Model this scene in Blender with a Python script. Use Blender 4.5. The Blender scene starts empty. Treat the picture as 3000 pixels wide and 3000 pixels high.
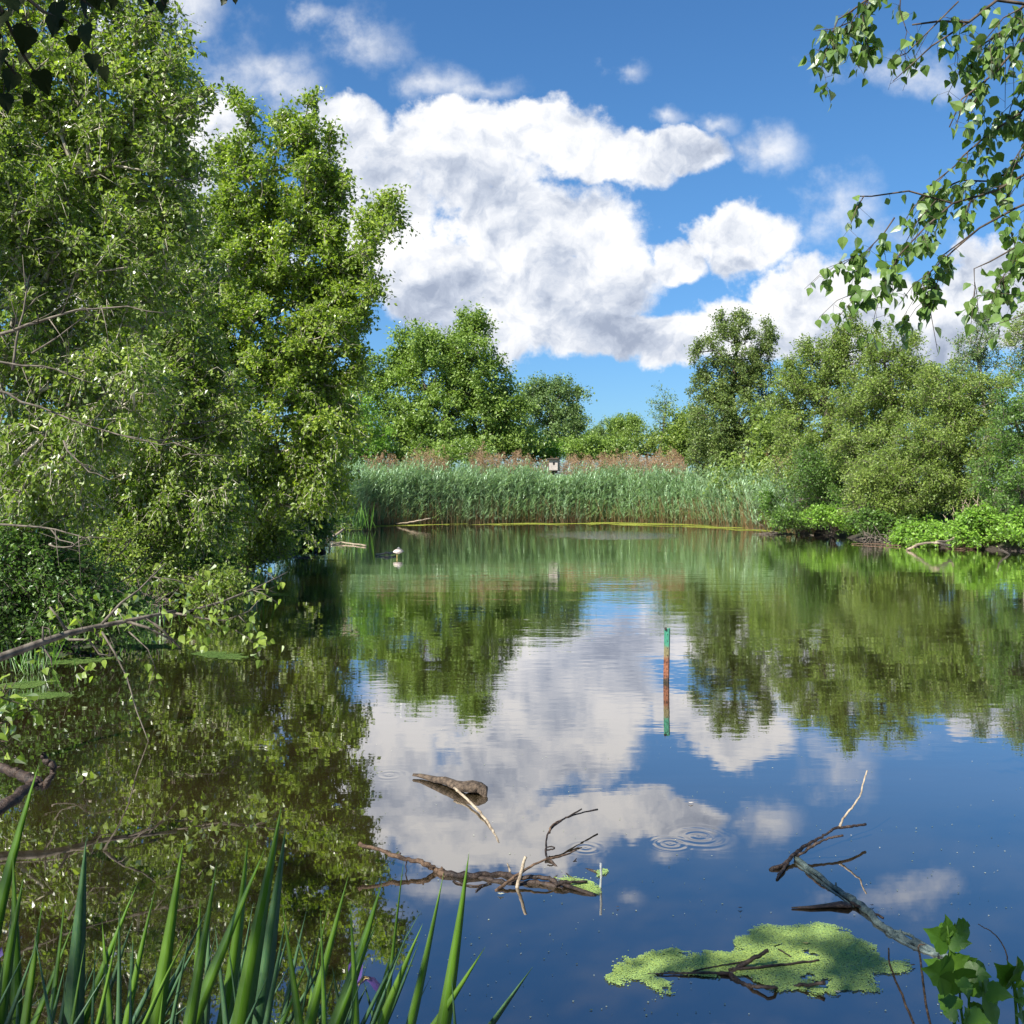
import bpy, math, random
import numpy as np
from mathutils import Vector, Matrix
R = math.radians
rng = np.random.default_rng(7)
random.seed(7)
scene = bpy.context.scene
COL = scene.collection

# ------------------------------------------------------------------ camera
CAM_H = 1.8
F = 1864.0            # focal length in units of a 1932-unit wide frame
PITCH = math.atan(44 / F)
cam_d = bpy.data.cameras.new("camera")
cam_d.sensor_width = 36.0
cam_d.lens = 36.0 * F / 1932.0
cam_d.clip_start = 0.05
cam_d.clip_end = 3000
cam = bpy.data.objects.new("camera", cam_d)
COL.objects.link(cam)
cam.location = (0, 0, CAM_H)
cam.rotation_euler = (math.pi / 2 - PITCH, 0, 0)
scene.camera = cam

# ------------------------------------------------------------------ light
SUN_DIR = Vector((-0.59, -0.63, 0.88)).normalized()
sun_el = math.asin(SUN_DIR.z)
sun_az = math.atan2(SUN_DIR.x, SUN_DIR.y)
scene.view_settings.view_transform = 'Standard'
scene.view_settings.look = 'None'
scene.view_settings.gamma = 1
scene.view_settings.exposure = 1.2
sl = bpy.data.lights.new("sun", 'SUN')
sl.energy = 5.0
sl.angle = R(0.55)
sl.color = (1.0, 0.95, 0.86)
so = bpy.data.objects.new("sun", sl)
COL.objects.link(so)
so.location = (-30, -30, 50)
so.rotation_euler = SUN_DIR.to_track_quat('Z', 'Y').to_euler()


class NT:
    """small helper to write node graphs"""
    def __init__(self, tree):
        self.t = tree
        self.n = tree.nodes
        self.l = tree.links

    def put(self, sock, v):
        if isinstance(v, bpy.types.NodeSocket):
            self.l.new(v, sock)
        else:
            sock.default_value = v

    def math(self, op, a, b=None, c=None, clamp=False):
        n = self.n.new('ShaderNodeMath'); n.operation = op; n.use_clamp = clamp
        self.put(n.inputs[0], a)
        if b is not None: self.put(n.inputs[1], b)
        if c is not None: self.put(n.inputs[2], c)
        return n.outputs[0]

    def vec(self, op, a, b=None, c=None):
        n = self.n.new('ShaderNodeVectorMath'); n.operation = op
        self.put(n.inputs[0], a)
        if b is not None: self.put(n.inputs[1], b)
        if c is not None: self.put(n.inputs[2], c)
        return n.outputs['Value'] if op in ('LENGTH', 'DOT_PRODUCT', 'DISTANCE') else n.outputs[0]

    def noise(self, vec, scale, detail=4, rough=0.5, dist=0.0, color=False):
        n = self.n.new('ShaderNodeTexNoise')
        n.inputs['Scale'].default_value = scale
        n.inputs['Detail'].default_value = detail
        n.inputs['Roughness'].default_value = rough
        n.inputs['Distortion'].default_value = dist
        if vec is not None: self.l.new(vec, n.inputs['Vector'])
        return n.outputs['Color'] if color else n.outputs[0]

    def ramp(self, fac, stops, interp='LINEAR'):
        n = self.n.new('ShaderNodeValToRGB')
        n.color_ramp.interpolation = interp
        e = n.color_ramp.elements
        while len(e) > 1: e.remove(e[-1])
        e[0].position = stops[0][0]; e[0].color = (*stops[0][1], 1)
        for p, c in stops[1:]:
            k = e.new(p); k.color = (*c, 1)
        self.put(n.inputs[0], fac)
        return n.outputs[0]

    def smooth(self, x, a, b, lo=0.0, hi=1.0):
        n = self.n.new('ShaderNodeMapRange'); n.interpolation_type = 'SMOOTHSTEP'
        self.put(n.inputs[0], x)
        n.inputs[1].default_value = a; n.inputs[2].default_value = b
        n.inputs[3].default_value = lo; n.inputs[4].default_value = hi
        return n.outputs[0]

    def mix(self, fac, a, b, blend='MIX'):
        n = self.n.new('ShaderNodeMix'); n.data_type = 'RGBA'; n.blend_type = blend
        self.put(n.inputs[0], fac)
        for s, v in ((n.inputs[6], a), (n.inputs[7], b)):
            if isinstance(v, bpy.types.NodeSocket): self.l.new(v, s)
            else: s.default_value = (*v, 1)
        return n.outputs[2]


# ------------------------------------------------------------------ sky with clouds
W = bpy.data.worlds.new("World")
scene.world = W
W.use_nodes = True
w = NT(W.node_tree)
for n in list(w.n): w.n.remove(n)
wo = w.n.new('ShaderNodeOutputWorld')
bg = w.n.new('ShaderNodeBackground')
bg.inputs[1].default_value = 0.09
w.l.new(bg.outputs[0], wo.inputs[0])
sky = w.n.new('ShaderNodeTexSky')
sky.sky_type = 'NISHITA'
sky.sun_disc = False
sky.sun_elevation = sun_el
sky.sun_rotation = sun_az
sky.air_density = 1.15
sky.dust_density = 0.4
sky.ozone_density = 2.2
hs = w.n.new('ShaderNodeHueSaturation')
hs.inputs['Hue'].default_value = 0.503
hs.inputs['Saturation'].default_value = 1.12
hs.inputs['Value'].default_value = 0.66
w.l.new(sky.outputs[0], hs.inputs['Color'])
tc = w.n.new('ShaderNodeTexCoord')
sp = w.n.new('ShaderNodeSeparateXYZ')
w.l.new(tc.outputs['Generated'], sp.inputs[0])
# clouds lie on a tall wall of sky: horizontal and vertical tangents of the world direction
ay = w.math('MAXIMUM', w.math('ABSOLUTE', sp.outputs[1]), 0.12)
u = w.math('DIVIDE', sp.outputs[0], ay)
v = w.math('DIVIDE', sp.outputs[2], ay)
cx = w.n.new('ShaderNodeCombineXYZ')
w.l.new(u, cx.inputs[0]); w.l.new(v, cx.inputs[1])
p0 = cx.outputs[0]
warp = w.noise(p0, 7.0, 5, 0.55, color=True)
p1 = w.vec('MULTIPLY_ADD', w.vec('SUBTRACT', warp, (0.5, 0.5, 0.5)), (0.075, 0.06, 0), p0)
warp2 = w.noise(p0, 26.0, 4, 0.6, color=True)
p1 = w.vec('MULTIPLY_ADD', w.vec('SUBTRACT', warp2, (0.5, 0.5, 0.5)), (0.03, 0.028, 0), p1)


def field(blobs, p):
    acc = None
    for (bx, by, rx, ry, wt) in blobs:
        c = ((bx - 966) / F, (922 - by) / F); r = (rx / F, ry / F)
        q = w.vec('MULTIPLY_ADD', p, (1 / r[0], 1 / r[1], 0), (-c[0] / r[0], -c[1] / r[1], 0))
        val = w.math('MULTIPLY_ADD', w.vec('LENGTH', q), -wt, wt)
        acc = val if acc is None else w.math('MAXIMUM', acc, val)
    return acc


MAIN = [(860, 290, 250, 125, 1), (1030, 260, 160, 85, 1), (1170, 300, 190, 60, 1), (1295, 285, 100, 56, 1),
        (660, 250, 130, 80, 1), (1000, 430, 240, 120, 1), (850, 530, 260, 120, 1), (1080, 540, 200, 100, 1),
        (1000, 630, 240, 66, 1), (1200, 640, 290, 56, 1), (690, 420, 160, 140, 1), (400, 270, 100, 110, 1),
        (1375, 450, 150, 90, 1.1), (1270, 500, 80, 60, 1), (1530, 580, 150, 110, 1), (1700, 620, 230, 110, 1),
        (1880, 570, 190, 130, 1), (1420, 625, 210, 72, 1), (1300, 655, 200, 45, 1), (2150, 560, 250, 130, 1), (300, 500, 300, 160, 1),
        (-300, 400, 300, 150, 1), (2600, 620, 300, 90, 1)]
WISP = [(360, 20, 110, 90, .75), (440, 120, 140, 110, .62), (700, 90, 90, 95, .62), (900, 165, 150, 45, .6),
        (1260, 217, 60, 28, .6), (1350, 232, 55, 24, .5), (1450, 275, 90, 50, .6), (1585, 400, 100, 110, .62),
        (1700, 450, 150, 50, .6), (560, 165, 120, 70, .65), (250, 60, 160, 120, .6), (520, 120, 130, 60, .6), (820, 150, 140, 60, .6), (600, 45, 60, 30, .45), (1180, 135, 50, 30, .42),
        (1720, 150, 200, 60, .35), (1150, -160, 300, 60, .6), (1500, -330, 300, 80, .6)]
GREY = [(900, 370, 330, 70, 1), (780, 600, 300, 130, 1), (1130, 590, 220, 110, 1), (1250, 330, 130, 40, .8),
        (1180, 670, 300, 50, .9), (1380, 510, 140, 40, .9), (1750, 660, 320, 60, .8), (1560, 640, 140, 60, .7),
        (500, 520, 300, 160, .8)]
fb = w.noise(p0, 13.0, 9, 0.62)
fr1 = w.noise(p1, 17.0, 9, 0.60)
fbl = w.noise(w.vec('ADD', p1, (-0.006, 0.014, 0)), 17.0, 9, 0.60)
big = w.noise(p0, 5.0, 3, 0.5)
bigl = w.noise(w.vec('ADD', p0, (-0.02, 0.05, 0)), 5.0, 3, 0.5)
dm = w.math('MULTIPLY_ADD', w.math('SUBTRACT', fb, 0.5), 1.55, field(MAIN, p1))
am = w.smooth(dm, 0.06, 0.36)
dw = w.math('MULTIPLY_ADD', w.math('SUBTRACT', fb, 0.5), 1.5, field(WISP, p1))
aw = w.smooth(dw, 0.05, 0.85, 0, 0.85)
alpha = w.math('MAXIMUM', am, aw)
grey = w.smooth(field(GREY, p1), 0.0, 0.8, 0, 0.62)
relief = w.math('MULTIPLY', w.math('SUBTRACT', fr1, fbl), 2.3)
relief2 = w.math('MULTIPLY', w.math('SUBTRACT', big, bigl), 2.6)
light = w.math('ADD', w.math('ADD', relief, relief2), 0.72)
light = w.math('SUBTRACT', light, w.math('MULTIPLY', grey, 0.62))
light = w.math('ADD', light, w.smooth(dm, 0.75, 0.15, 0, 0.16), clamp=True)
ccol = w.ramp(light, [(0.0, (1.9, 2.2, 2.85)), (0.35, (2.9, 3.2, 3.8)), (0.7, (4.3, 4.45, 4.75)), (1.0, (5.3, 5.3, 5.3))])
above = w.smooth(sp.outputs[2], 0.0, 0.05)
skyc = w.mix(1.0, hs.outputs[0], w.mix(w.smooth(sp.outputs[2], 0.0, 0.35), (0.41, 0.66, 1.02), (0.53, 0.83, 1.05)), 'MULTIPLY')
tot = w.mix(w.math('MULTIPLY', alpha, above), skyc, ccol)
w.l.new(tot, bg.inputs[0])

# ------------------------------------------------------------------ pixel -> world helpers (1932-unit frame)
CP, SP = math.cos(PITCH), math.sin(PITCH)


def ray(px, py):
    x = (px - 966) / F; y = (966 - py) / F
    # camera forward (0,CP,-SP), up (0,SP,CP)
    return np.array([x, CP + y * SP, -SP + y * CP])


def at(px, py, Y):
    d = ray(px, py); k = Y / d[1]
    return np.array([0, 0, CAM_H]) + d * k


def onwater(px, py, z=0.0):
    d = ray(px, py); k = (z - CAM_H) / d[2]
    return np.array([0, 0, CAM_H]) + d * k


# ------------------------------------------------------------------ mesh helpers
def make_mesh(name, V, faces_list, mat, parent=None, rnd=None, smooth=False, mat_idx=None):
    """faces_list: list of int arrays (n,k)."""
    V = np.asarray(V, dtype=np.float32)
    me = bpy.data.meshes.new(name)
    me.vertices.add(len(V)); me.vertices.foreach_set('co', V.ravel())
    loops = np.concatenate([f.ravel() for f in faces_list]).astype(np.int32)
    tot = np.concatenate([np.full(len(f), f.shape[1], dtype=np.int32) for f in faces_list])
    start = np.concatenate([[0], np.cumsum(tot)[:-1]]).astype(np.int32)
    me.loops.add(len(loops)); me.loops.foreach_set('vertex_index', loops)
    me.polygons.add(len(tot))
    me.polygons.foreach_set('loop_start', start)
    me.polygons.foreach_set('loop_total', tot)
    me.polygons.foreach_set('use_smooth', np.full(len(tot), smooth))
    if rnd is not None:
        a = me.attributes.new('rnd', 'FLOAT', 'FACE')
        a.data.foreach_set('value', np.asarray(rnd, dtype=np.float32))
    for m in (mat if isinstance(mat, (list, tuple)) else [mat]):
        me.materials.append(m)
    me.update(calc_edges=True)
    me.validate()
    o = bpy.data.objects.new(name, me)
    COL.objects.link(o)
    if parent is not None:
        o.parent = parent
        o.matrix_parent_inverse = Matrix.Identity(4)
    return o


class Tubes:
    def __init__(self):
        self.V = []; self.F = []; self.n = 0; self.T = []

    def add(self, pts, radii, sides=5, cap=True):
        pts = np.asarray(pts, float); radii = np.broadcast_to(np.asarray(radii, float), (len(pts),))
        m = len(pts)
        tan = np.gradient(pts, axis=0)
        tan /= np.linalg.norm(tan, axis=1)[:, None] + 1e-9
        ref = np.array([0.0, 0, 1.0]) if abs(tan[:, 2]).mean() < 0.8 else np.array([1.0, 0, 0])
        a = np.cross(tan, ref); a /= np.linalg.norm(a, axis=1)[:, None] + 1e-9
        b = np.cross(tan, a)
        th = np.arange(sides) * 2 * np.pi / sides
        ring = (a[:, None, :] * np.cos(th)[None, :, None] + b[:, None, :] * np.sin(th)[None, :, None]) * radii[:, None, None] + pts[:, None, :]
        base = self.n
        self.V.append(ring.reshape(-1, 3))
        i = np.arange(m - 1)[:, None] * sides; j = np.arange(sides)[None, :]; jn = (j + 1) % sides
        q = np.stack([i + j, i + jn, i + sides + jn, i + sides + j], -1).reshape(-1, 4) + base
        self.F.append(q)
        self.n += m * sides
        if cap:
            for e, rev in ((0, True), (m - 1, False)):
                c = self.n; self.V.append(pts[e:e + 1]); self.n += 1
                idx = np.arange(sides); nx = (idx + 1) % sides
                t = np.stack([np.full(sides, c), base + e * sides + (nx if rev else idx), base + e * sides + (idx if rev else nx)], -1)
                self.T.append(t)

    def build(self, name, mat, parent=None, smooth=True):
        fl = [np.concatenate(self.F)]
        if self.T: fl.append(np.concatenate(self.T))
        return make_mesh(name, np.concatenate(self.V), fl, mat, parent, smooth=smooth)


def unit(a):
    return a / (np.linalg.norm(a, axis=-1, keepdims=True) + 1e-9)


def leaves(P, axis, nrm, size, width=0.62, shape='kite', fold=0.18):
    """returns verts, tri faces, number of faces per leaf. P base point."""
    n = len(P)
    axis = unit(axis)
    side = unit(np.cross(axis, nrm)); up = np.cross(side, axis)
    s = np.broadcast_to(size, (n,))[:, None]
    if shape == 'kite':
        tmpl = [(0, 0, 0), (0.42, width / 2, fold * .6), (1, 0, -0.08), (0.42, -width / 2, fold * .6)]
        tri = [(0, 1, 2), (0, 2, 3)]
    elif shape == 'birch':  # triangular-ovate leaf with drawn out tip and a stalk side
        h = width / 2
        tmpl = [(0, 0, 0), (0.12, h * .72, .10), (0.34, h, .13), (0.62, h * .62, .06), (1, 0, -0.10),
                (0.62, -h * .62, .06), (0.34, -h, .13), (0.12, -h * .72, .10), (0.5, 0, 0.0)]
        tri = [(0, 1, 8), (1, 2, 8), (2, 3, 8), (3, 4, 8), (4, 5, 8), (5, 6, 8), (6, 7, 8), (7, 0, 8)]
    elif shape == 'maple':  # lobed toothed leaf
        tmpl = [(0, 0, 0), (-.08, .16, .03), (-.02, .32, .05), (.14, .45, .02), (.24, .40, .05), (.35, .43, .03), (.46, .35, .04), (.55, .27, .03), (.63, .28, .0), (.76, .17, .0), (.87, .09, -.03), (1.0, 0, -.14)]
        tmpl = tmpl + [(x, -y, z) for (x, y, z) in tmpl[-2:0:-1]] + [(0.4, 0, -0.02)]
        c = len(tmpl) - 1
        tri = [(i, (i + 1) % c, c) for i in range(c)]
    T = np.array(tmpl); k = len(T)
    V = P[:, None, :] + s[:, None] * (T[None, :, 0:1] * axis[:, None, :] + T[None, :, 1:2] * side[:, None, :] + T[None, :, 2:3] * up[:, None, :])
    tri = np.array(tri)
    Fc = (np.arange(n)[:, None, None] * k + tri[None]).reshape(-1, 3)
    return V.reshape(-1, 3), Fc, len(tri)


def tag(o, label=None, cat=None, group=None, kind=None):
    if label: o['label'] = label
    if cat: o['category'] = cat
    if group: o['group'] = group
    if kind: o['kind'] = kind
    return o


def empty(name, loc=(0, 0, 0)):
    o = bpy.data.objects.new(name, None)
    o.empty_display_size = 0.2
    o.location = [float(c) for c in loc]
    COL.objects.link(o)
    return o


def reparent(o, part):
    """make o a sub-part of a part without moving it"""
    loc = o.location - part.location
    o.parent = part
    o.location = loc


def shift(o, parent):
    """parts were built in world coordinates: keep them there under an empty standing at the thing's base"""
    o.parent = parent
    o.location = -parent.location
    return o


# ------------------------------------------------------------------ materials
def new_mat(name):
    m = bpy.data.materials.new(name); m.use_nodes = True
    t = NT(m.node_tree)
    for n in list(t.n): t.n.remove(n)
    out = t.n.new('ShaderNodeOutputMaterial')
    return m, t, out


def leaf_mat(name, dark, mid, lite, trans=0.4, gloss=0.10, rough=0.38, tcol=1.35, odd=None, fres=.22, streak=0):
    m, t, out = new_mat(name)
    at_ = t.n.new('ShaderNodeAttribute'); at_.attribute_name = 'rnd'
    stops = [(0.0, dark), (0.5, mid), (0.93, lite)]
    if odd: stops.append((1.0, odd))
    geo = t.n.new('ShaderNodeNewGeometry')
    tex = t.noise(geo.outputs['Position'], 0.7, 3, 0.5)
    f = t.math('ADD', t.math('MULTIPLY', at_.outputs['Fac'], 0.75), t.math('MULTIPLY', tex, 0.30), clamp=True)
    col = t.ramp(f, stops)
    if streak:
        sn = t.noise(t.vec('MULTIPLY', geo.outputs['Position'], (1, 1, .035)), 420, 3, .6)
        blot = t.noise(t.vec('MULTIPLY', geo.outputs['Position'], (1, 1, .3)), 22, 4, .6)
        col = t.mix(t.smooth(sn, .35, .7, 0, streak), col, (.16, .26, .05))
        col = t.mix(t.smooth(blot, .66, .76, 0, .6), col, (.22, .20, .05))
    d = t.n.new('ShaderNodeBsdfDiffuse'); t.l.new(col, d.inputs[0])
    tr = t.n.new('ShaderNodeBsdfTranslucent')
    tcl = t.mix(1.0, col, (1.15 * tcol, 1.25 * tcol, 0.55 * tcol), 'MULTIPLY')
    t.l.new(tcl, tr.inputs[0])
    mx = t.n.new('ShaderNodeMixShader'); mx.inputs[0].default_value = trans
    t.l.new(d.outputs[0], mx.inputs[1]); t.l.new(tr.outputs[0], mx.inputs[2])
    g = t.n.new('ShaderNodeBsdfGlossy'); g.inputs['Roughness'].default_value = rough
    g.inputs[0].default_value = (1, 1, 1, 1)
    fr = t.n.new('ShaderNodeFresnel'); fr.inputs[0].default_value = 1.45
    gf = t.math('ADD', t.math('MULTIPLY', fr.outputs[0], fres), gloss * 0.22)
    mx2 = t.n.new('ShaderNodeMixShader'); t.l.new(gf, mx2.inputs[0])
    t.l.new(mx.outputs[0], mx2.inputs[1]); t.l.new(g.outputs[0], mx2.inputs[2])
    t.l.new(mx2.outputs[0], out.inputs[0])
    return m


def bark_mat(name, c1, c2, scale=12, stretch=(1, 1, 0.25), rough=0.85, bump=0.4, c3=None):
    m, t, out = new_mat(name)
    tcd = t.n.new('ShaderNodeTexCoord')
    v_ = t.vec('MULTIPLY', tcd.outputs['Object'], stretch)
    nz = t.noise(v_, scale, 6, 0.65)
    stops = [(0.38, c1), (0.6, c2)]
    if c3: stops.append((0.72, c3))
    col = t.ramp(nz, stops)
    b = t.n.new('ShaderNodeBsdfPrincipled')
    t.l.new(col, b.inputs['Base Color'])
    b.inputs['Roughness'].default_value = rough
    b.inputs['Specular IOR Level'].default_value = 0.3
    bp = t.n.new('ShaderNodeBump'); bp.inputs['Strength'].default_value = bump; bp.inputs['Distance'].default_value = 0.01
    t.l.new(t.noise(v_, scale * 3, 5, 0.6), bp.inputs['Height'])
    t.l.new(bp.outputs[0], b.inputs['Normal'])
    t.l.new(b.outputs[0], out.inputs[0])
    return m


M_LEAF_BIRCH = leaf_mat("birch_leaf", (.08, .13, .014), (.165, .245, .03), (.34, .42, .075), trans=.48, gloss=.04, rough=.55, odd=(.32, .34, .06))
M_LEAF_POPLAR = leaf_mat("poplar_leaf", (.09, .145, .013), (.185, .27, .028), (.35, .43, .06), trans=.48, gloss=.04, rough=.5, odd=(.33, .33, .06))
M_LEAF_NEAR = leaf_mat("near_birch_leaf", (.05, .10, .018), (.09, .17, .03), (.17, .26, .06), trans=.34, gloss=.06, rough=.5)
M_LEAF_SHADED = leaf_mat("shaded_sapling_leaf", (.012, .018, .006), (.02, .028, .010), (.04, .055, .018), trans=.12, gloss=.02, fres=.05)  # shade on the close overhanging leaves is put into these dark colours
M_LEAF_MAPLE = leaf_mat("maple_leaf", (.08, .14, .022), (.165, .255, .042), (.27, .37, .075), trans=.38, gloss=.08, rough=.45)
M_LEAF_DISTANT = leaf_mat("distant_leaf", (.07, .12, .04), (.125, .20, .055), (.19, .28, .09), trans=.3, gloss=.06, rough=.5)
M_LEAF_LIME = leaf_mat("lime_leaf", (.09, .18, .018), (.16, .30, .03), (.24, .40, .05), trans=.40, gloss=.08, rough=.45)
M_LEAF_OLIVE = leaf_mat("willow_leaf", (.08, .13, .022), (.16, .235, .04), (.28, .35, .08), trans=.42, gloss=.06, rough=.45, odd=(.30, .28, .08))
M_LEAF_DARK = leaf_mat("alder_leaf", (.06, .10, .022), (.12, .18, .04), (.22, .28, .07), trans=.36, gloss=.05, rough=.45, odd=(.22, .2, .06))
M_LEAF_SHRUB = leaf_mat("shrub_leaf", (.04, .09, .015), (.085, .17, .027), (.19, .31, .055), trans=.45, gloss=.06, rough=.45)
M_REED = leaf_mat("reed_leaf", (.15, .25, .13), (.25, .38, .22), (.38, .52, .34), trans=.28, gloss=.10, rough=.45)
M_REED_STEM = leaf_mat("reed_stem", (.10, .12, .04), (.14, .19, .08), (.22, .24, .12), trans=.1, gloss=.05, rough=.5)
M_PLUME = leaf_mat("reed_plume", (.19, .115, .065), (.31, .20, .12), (.44, .31, .20), trans=.25, gloss=.0, rough=.7, tcol=.9, fres=.02)
M_IRIS = leaf_mat("iris_leaf", (.05, .12, .010), (.085, .195, .014), (.14, .27, .025), trans=.38, gloss=.04, rough=.42, tcol=1.35, fres=.10, streak=.35)
M_IRIS_PALE = leaf_mat("iris_pale_leaf", (.035, .10, .045), (.05, .13, .06), (.08, .17, .08), trans=.30, gloss=.04, rough=.45, tcol=1.0, fres=.10, streak=.3)
M_PLANT = leaf_mat("plant_leaf", (.03, .08, .008), (.055, .13, .012), (.10, .20, .02), trans=.36, gloss=.08, rough=.42, tcol=1.3)
M_GRASS = leaf_mat("grass_blade", (.06, .14, .02), (.11, .24, .03), (.18, .34, .05), trans=.35, gloss=.06, rough=.5)
M_DUCKWEED = leaf_mat("duckweed_leaf", (.13, .21, .09), (.22, .32, .10), (.38, .48, .10), trans=.05, gloss=.02, rough=.5, fres=.05)
M_WEED = leaf_mat("water_weed_leaf", (.04, .08, .02), (.07, .12, .03), (.12, .17, .04), trans=.05, gloss=.0, rough=.6, fres=.03)
M_DUCKWEED_YELLOW = leaf_mat("yellow_duckweed", (.12, .14, .02), (.20, .23, .035), (.36, .37, .09), trans=.05, gloss=.0, rough=.6, fres=.02)
M_BARK_BIRCH = bark_mat("birch_bark", (.10, .085, .07), (.52, .47, .38), 5, (1, 1, 2.2), .7, .3, (.62, .57, .48))
M_BARK_GREY = bark_mat("grey_bark", (.055, .045, .035), (.17, .145, .115), 14, (1, 1, .3), .9)
M_BARK_BROWN = bark_mat("brown_bark", (.03, .022, .015), (.10, .075, .055), 14, (1, 1, .3), .9)
M_DEADWOOD = bark_mat("pale_deadwood", (.13, .10, .07), (.34, .28, .20), 22, (1, 1, 1), .8, .5)  # toned down in colour for the shade over the near sticks
M_WETWOOD = bark_mat("wet_wood", (.014, .010, .008), (.058, .038, .027), 40, (1, 1, 1), .5, .7, (.10, .072, .052))
M_BROWNWOOD = bark_mat("brown_wood", (.04, .024, .014), (.135, .085, .052), 40, (1, 1, 1), .7, .7)  # brown darkened so the colour carries the shade on the near sticks
M_ALGAE = bark_mat("algae_wood", (.035, .055, .055), (.11, .145, .13), 30, (1, 1, 1), .55, .8, (.18, .20, .16))


def plain(name, col, rough=.6, metal=0, noise_amt=.35, scale=20):
    m, t, out = new_mat(name)
    tcd = t.n.new('ShaderNodeTexCoord')
    nz = t.noise(tcd.outputs['Object'], scale, 5, .6)
    c = t.ramp(nz, [(.3, tuple(x * (1 - noise_amt) for x in col)), (.7, tuple(min(1, x * (1 + noise_amt * .5)) for x in col))])
    b = t.n.new('ShaderNodeBsdfPrincipled')
    t.l.new(c, b.inputs['Base Color']); b.inputs['Roughness'].default_value = rough; b.inputs['Metallic'].default_value = metal
    t.l.new(b.outputs[0], out.inputs[0])
    return m


# water: murky pond, mirror-like at a grazing view, calm close to the near bank and finely rippled further out
M_WATER, t, out = new_mat("pond_water")
geo = t.n.new('ShaderNodeNewGeometry')
pos = geo.outputs['Position']
sx = t.n.new('ShaderNodeSeparateXYZ'); t.l.new(pos, sx.inputs[0])
farf = t.smooth(sx.outputs[1], 4.0, 16.0)
pstr = t.vec('MULTIPLY', pos, (0.45, 1.0, 1.0))
n_fine = t.noise(pstr, 9.0, 2, .5)
n_mid = t.noise(pstr, 2.2, 2, .5)
n_long = t.noise(t.vec('MULTIPLY', pos, (0.16, 1.0, 1.0)), 0.9, 2, .5)
gust = t.smooth(t.noise(t.vec('MULTIPLY', pos, (0.06, 0.2, 1)), 1.0, 3, .6), .42, .68)
# breeze patch by the reeds
bp_ = t.vec('MULTIPLY_ADD', pos, (1 / 3.1, 1 / 4.2, 0), (-3.9 / 3.1, -38.6 / 4.2, 0))
patch = t.smooth(t.math('ADD', t.vec('LENGTH', bp_), t.math('MULTIPLY', t.math('SUBTRACT', t.noise(pos, 1.2, 4, .7), .5), 1.2)), 1.0, .6)
amp_f = t.math('MULTIPLY_ADD', farf, t.math('MULTIPLY_ADD', gust, .0022, .0006), .00010)
amp_f = t.math('ADD', amp_f, t.math('MULTIPLY', patch, .022))
amp_m = t.math('MULTIPLY_ADD', farf, .0024, .0005)
h = t.math('MULTIPLY', n_fine, amp_f)
h = t.math('MULTIPLY_ADD', n_mid, amp_m, h)
h = t.math('MULTIPLY_ADD', n_long, t.math('MULTIPLY_ADD', farf, .0042, .0012), h)
for (rx_, ry_, rr, ww, am_) in ((1265, 1592, .10, 150, .0010), (1318, 1578, .16, 95, .0012), (1105, 1600, .09, 140, .0006), (735, 1462, .12, 100, .0012)):
    c = onwater(rx_, ry_)
    dd = t.vec('DISTANCE', pos, (float(c[0]), float(c[1]), 0.0))
    ringh = t.math('MULTIPLY', t.math('SINE', t.math('MULTIPLY', dd, ww)), t.smooth(dd, rr * 1.5, rr * .3))
    h = t.math('MULTIPLY_ADD', ringh, am_ * .11, h)
bmp = t.n.new('ShaderNodeBump'); bmp.inputs['Strength'].default_value = 1.0; bmp.inputs['Distance'].default_value = 1.0
t.l.new(h, bmp.inputs['Height'])
gl = t.n.new('ShaderNodeBsdfGlossy'); gl.inputs['Roughness'].default_value = 0.015
gl.inputs[0].default_value = (1.0, .975, .975, 1)
t.l.new(bmp.outputs[0], gl.inputs['Normal'])
silt = t.noise(t.vec('MULTIPLY', pos, (0.5, 1, 1)), .7, 5, .6)
wcol = t.ramp(silt, [(.35, (.012, .010, .004)), (.7, (.026, .019, .007))])
df = t.n.new('ShaderNodeBsdfDiffuse'); t.l.new(wcol, df.inputs[0])
lw = t.n.new('ShaderNodeFresnel'); lw.inputs[0].default_value = 1.62
t.l.new(bmp.outputs[0], lw.inputs['Normal'])
mxw = t.n.new('ShaderNodeMixShader')
t.l.new(t.math('MULTIPLY_ADD', lw.outputs[0], 1.12, .25, clamp=True), mxw.inputs[0])
t.l.new(df.outputs[0], mxw.inputs[1]); t.l.new(gl.outputs[0], mxw.inputs[2])
t.l.new(mxw.outputs[0], out.inputs[0])

M_GROUND, t, out = new_mat("bank_soil_and_grass")
geo = t.n.new('ShaderNodeNewGeometry'); pos = geo.outputs['Position']
g1 = t.noise(pos, .5, 6, .6); g2 = t.noise(pos, 9, 6, .7)
soil = t.ramp(g2, [(.3, (.022, .016, .010)), (.7, (.07, .05, .03))])
grs = t.ramp(g2, [(.3, (.025, .045, .012)), (.7, (.07, .11, .028))])
colg = t.mix(t.smooth(g1, .42, .58), soil, grs)
sz = t.n.new('ShaderNodeSeparateXYZ'); t.l.new(pos, sz.inputs[0])
colg = t.mix(t.smooth(sz.outputs[2], .05, .22), (.025, .018, .012), colg)
bs = t.n.new('ShaderNodeBsdfPrincipled'); t.l.new(colg, bs.inputs['Base Color']); bs.inputs['Roughness'].default_value = .95
bm_ = t.n.new('ShaderNodeBump'); bm_.inputs['Distance'].default_value = .05; t.l.new(g2, bm_.inputs['Height'])
t.l.new(bm_.outputs[0], bs.inputs['Normal'])
t.l.new(bs.outputs[0], out.inputs[0])

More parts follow.
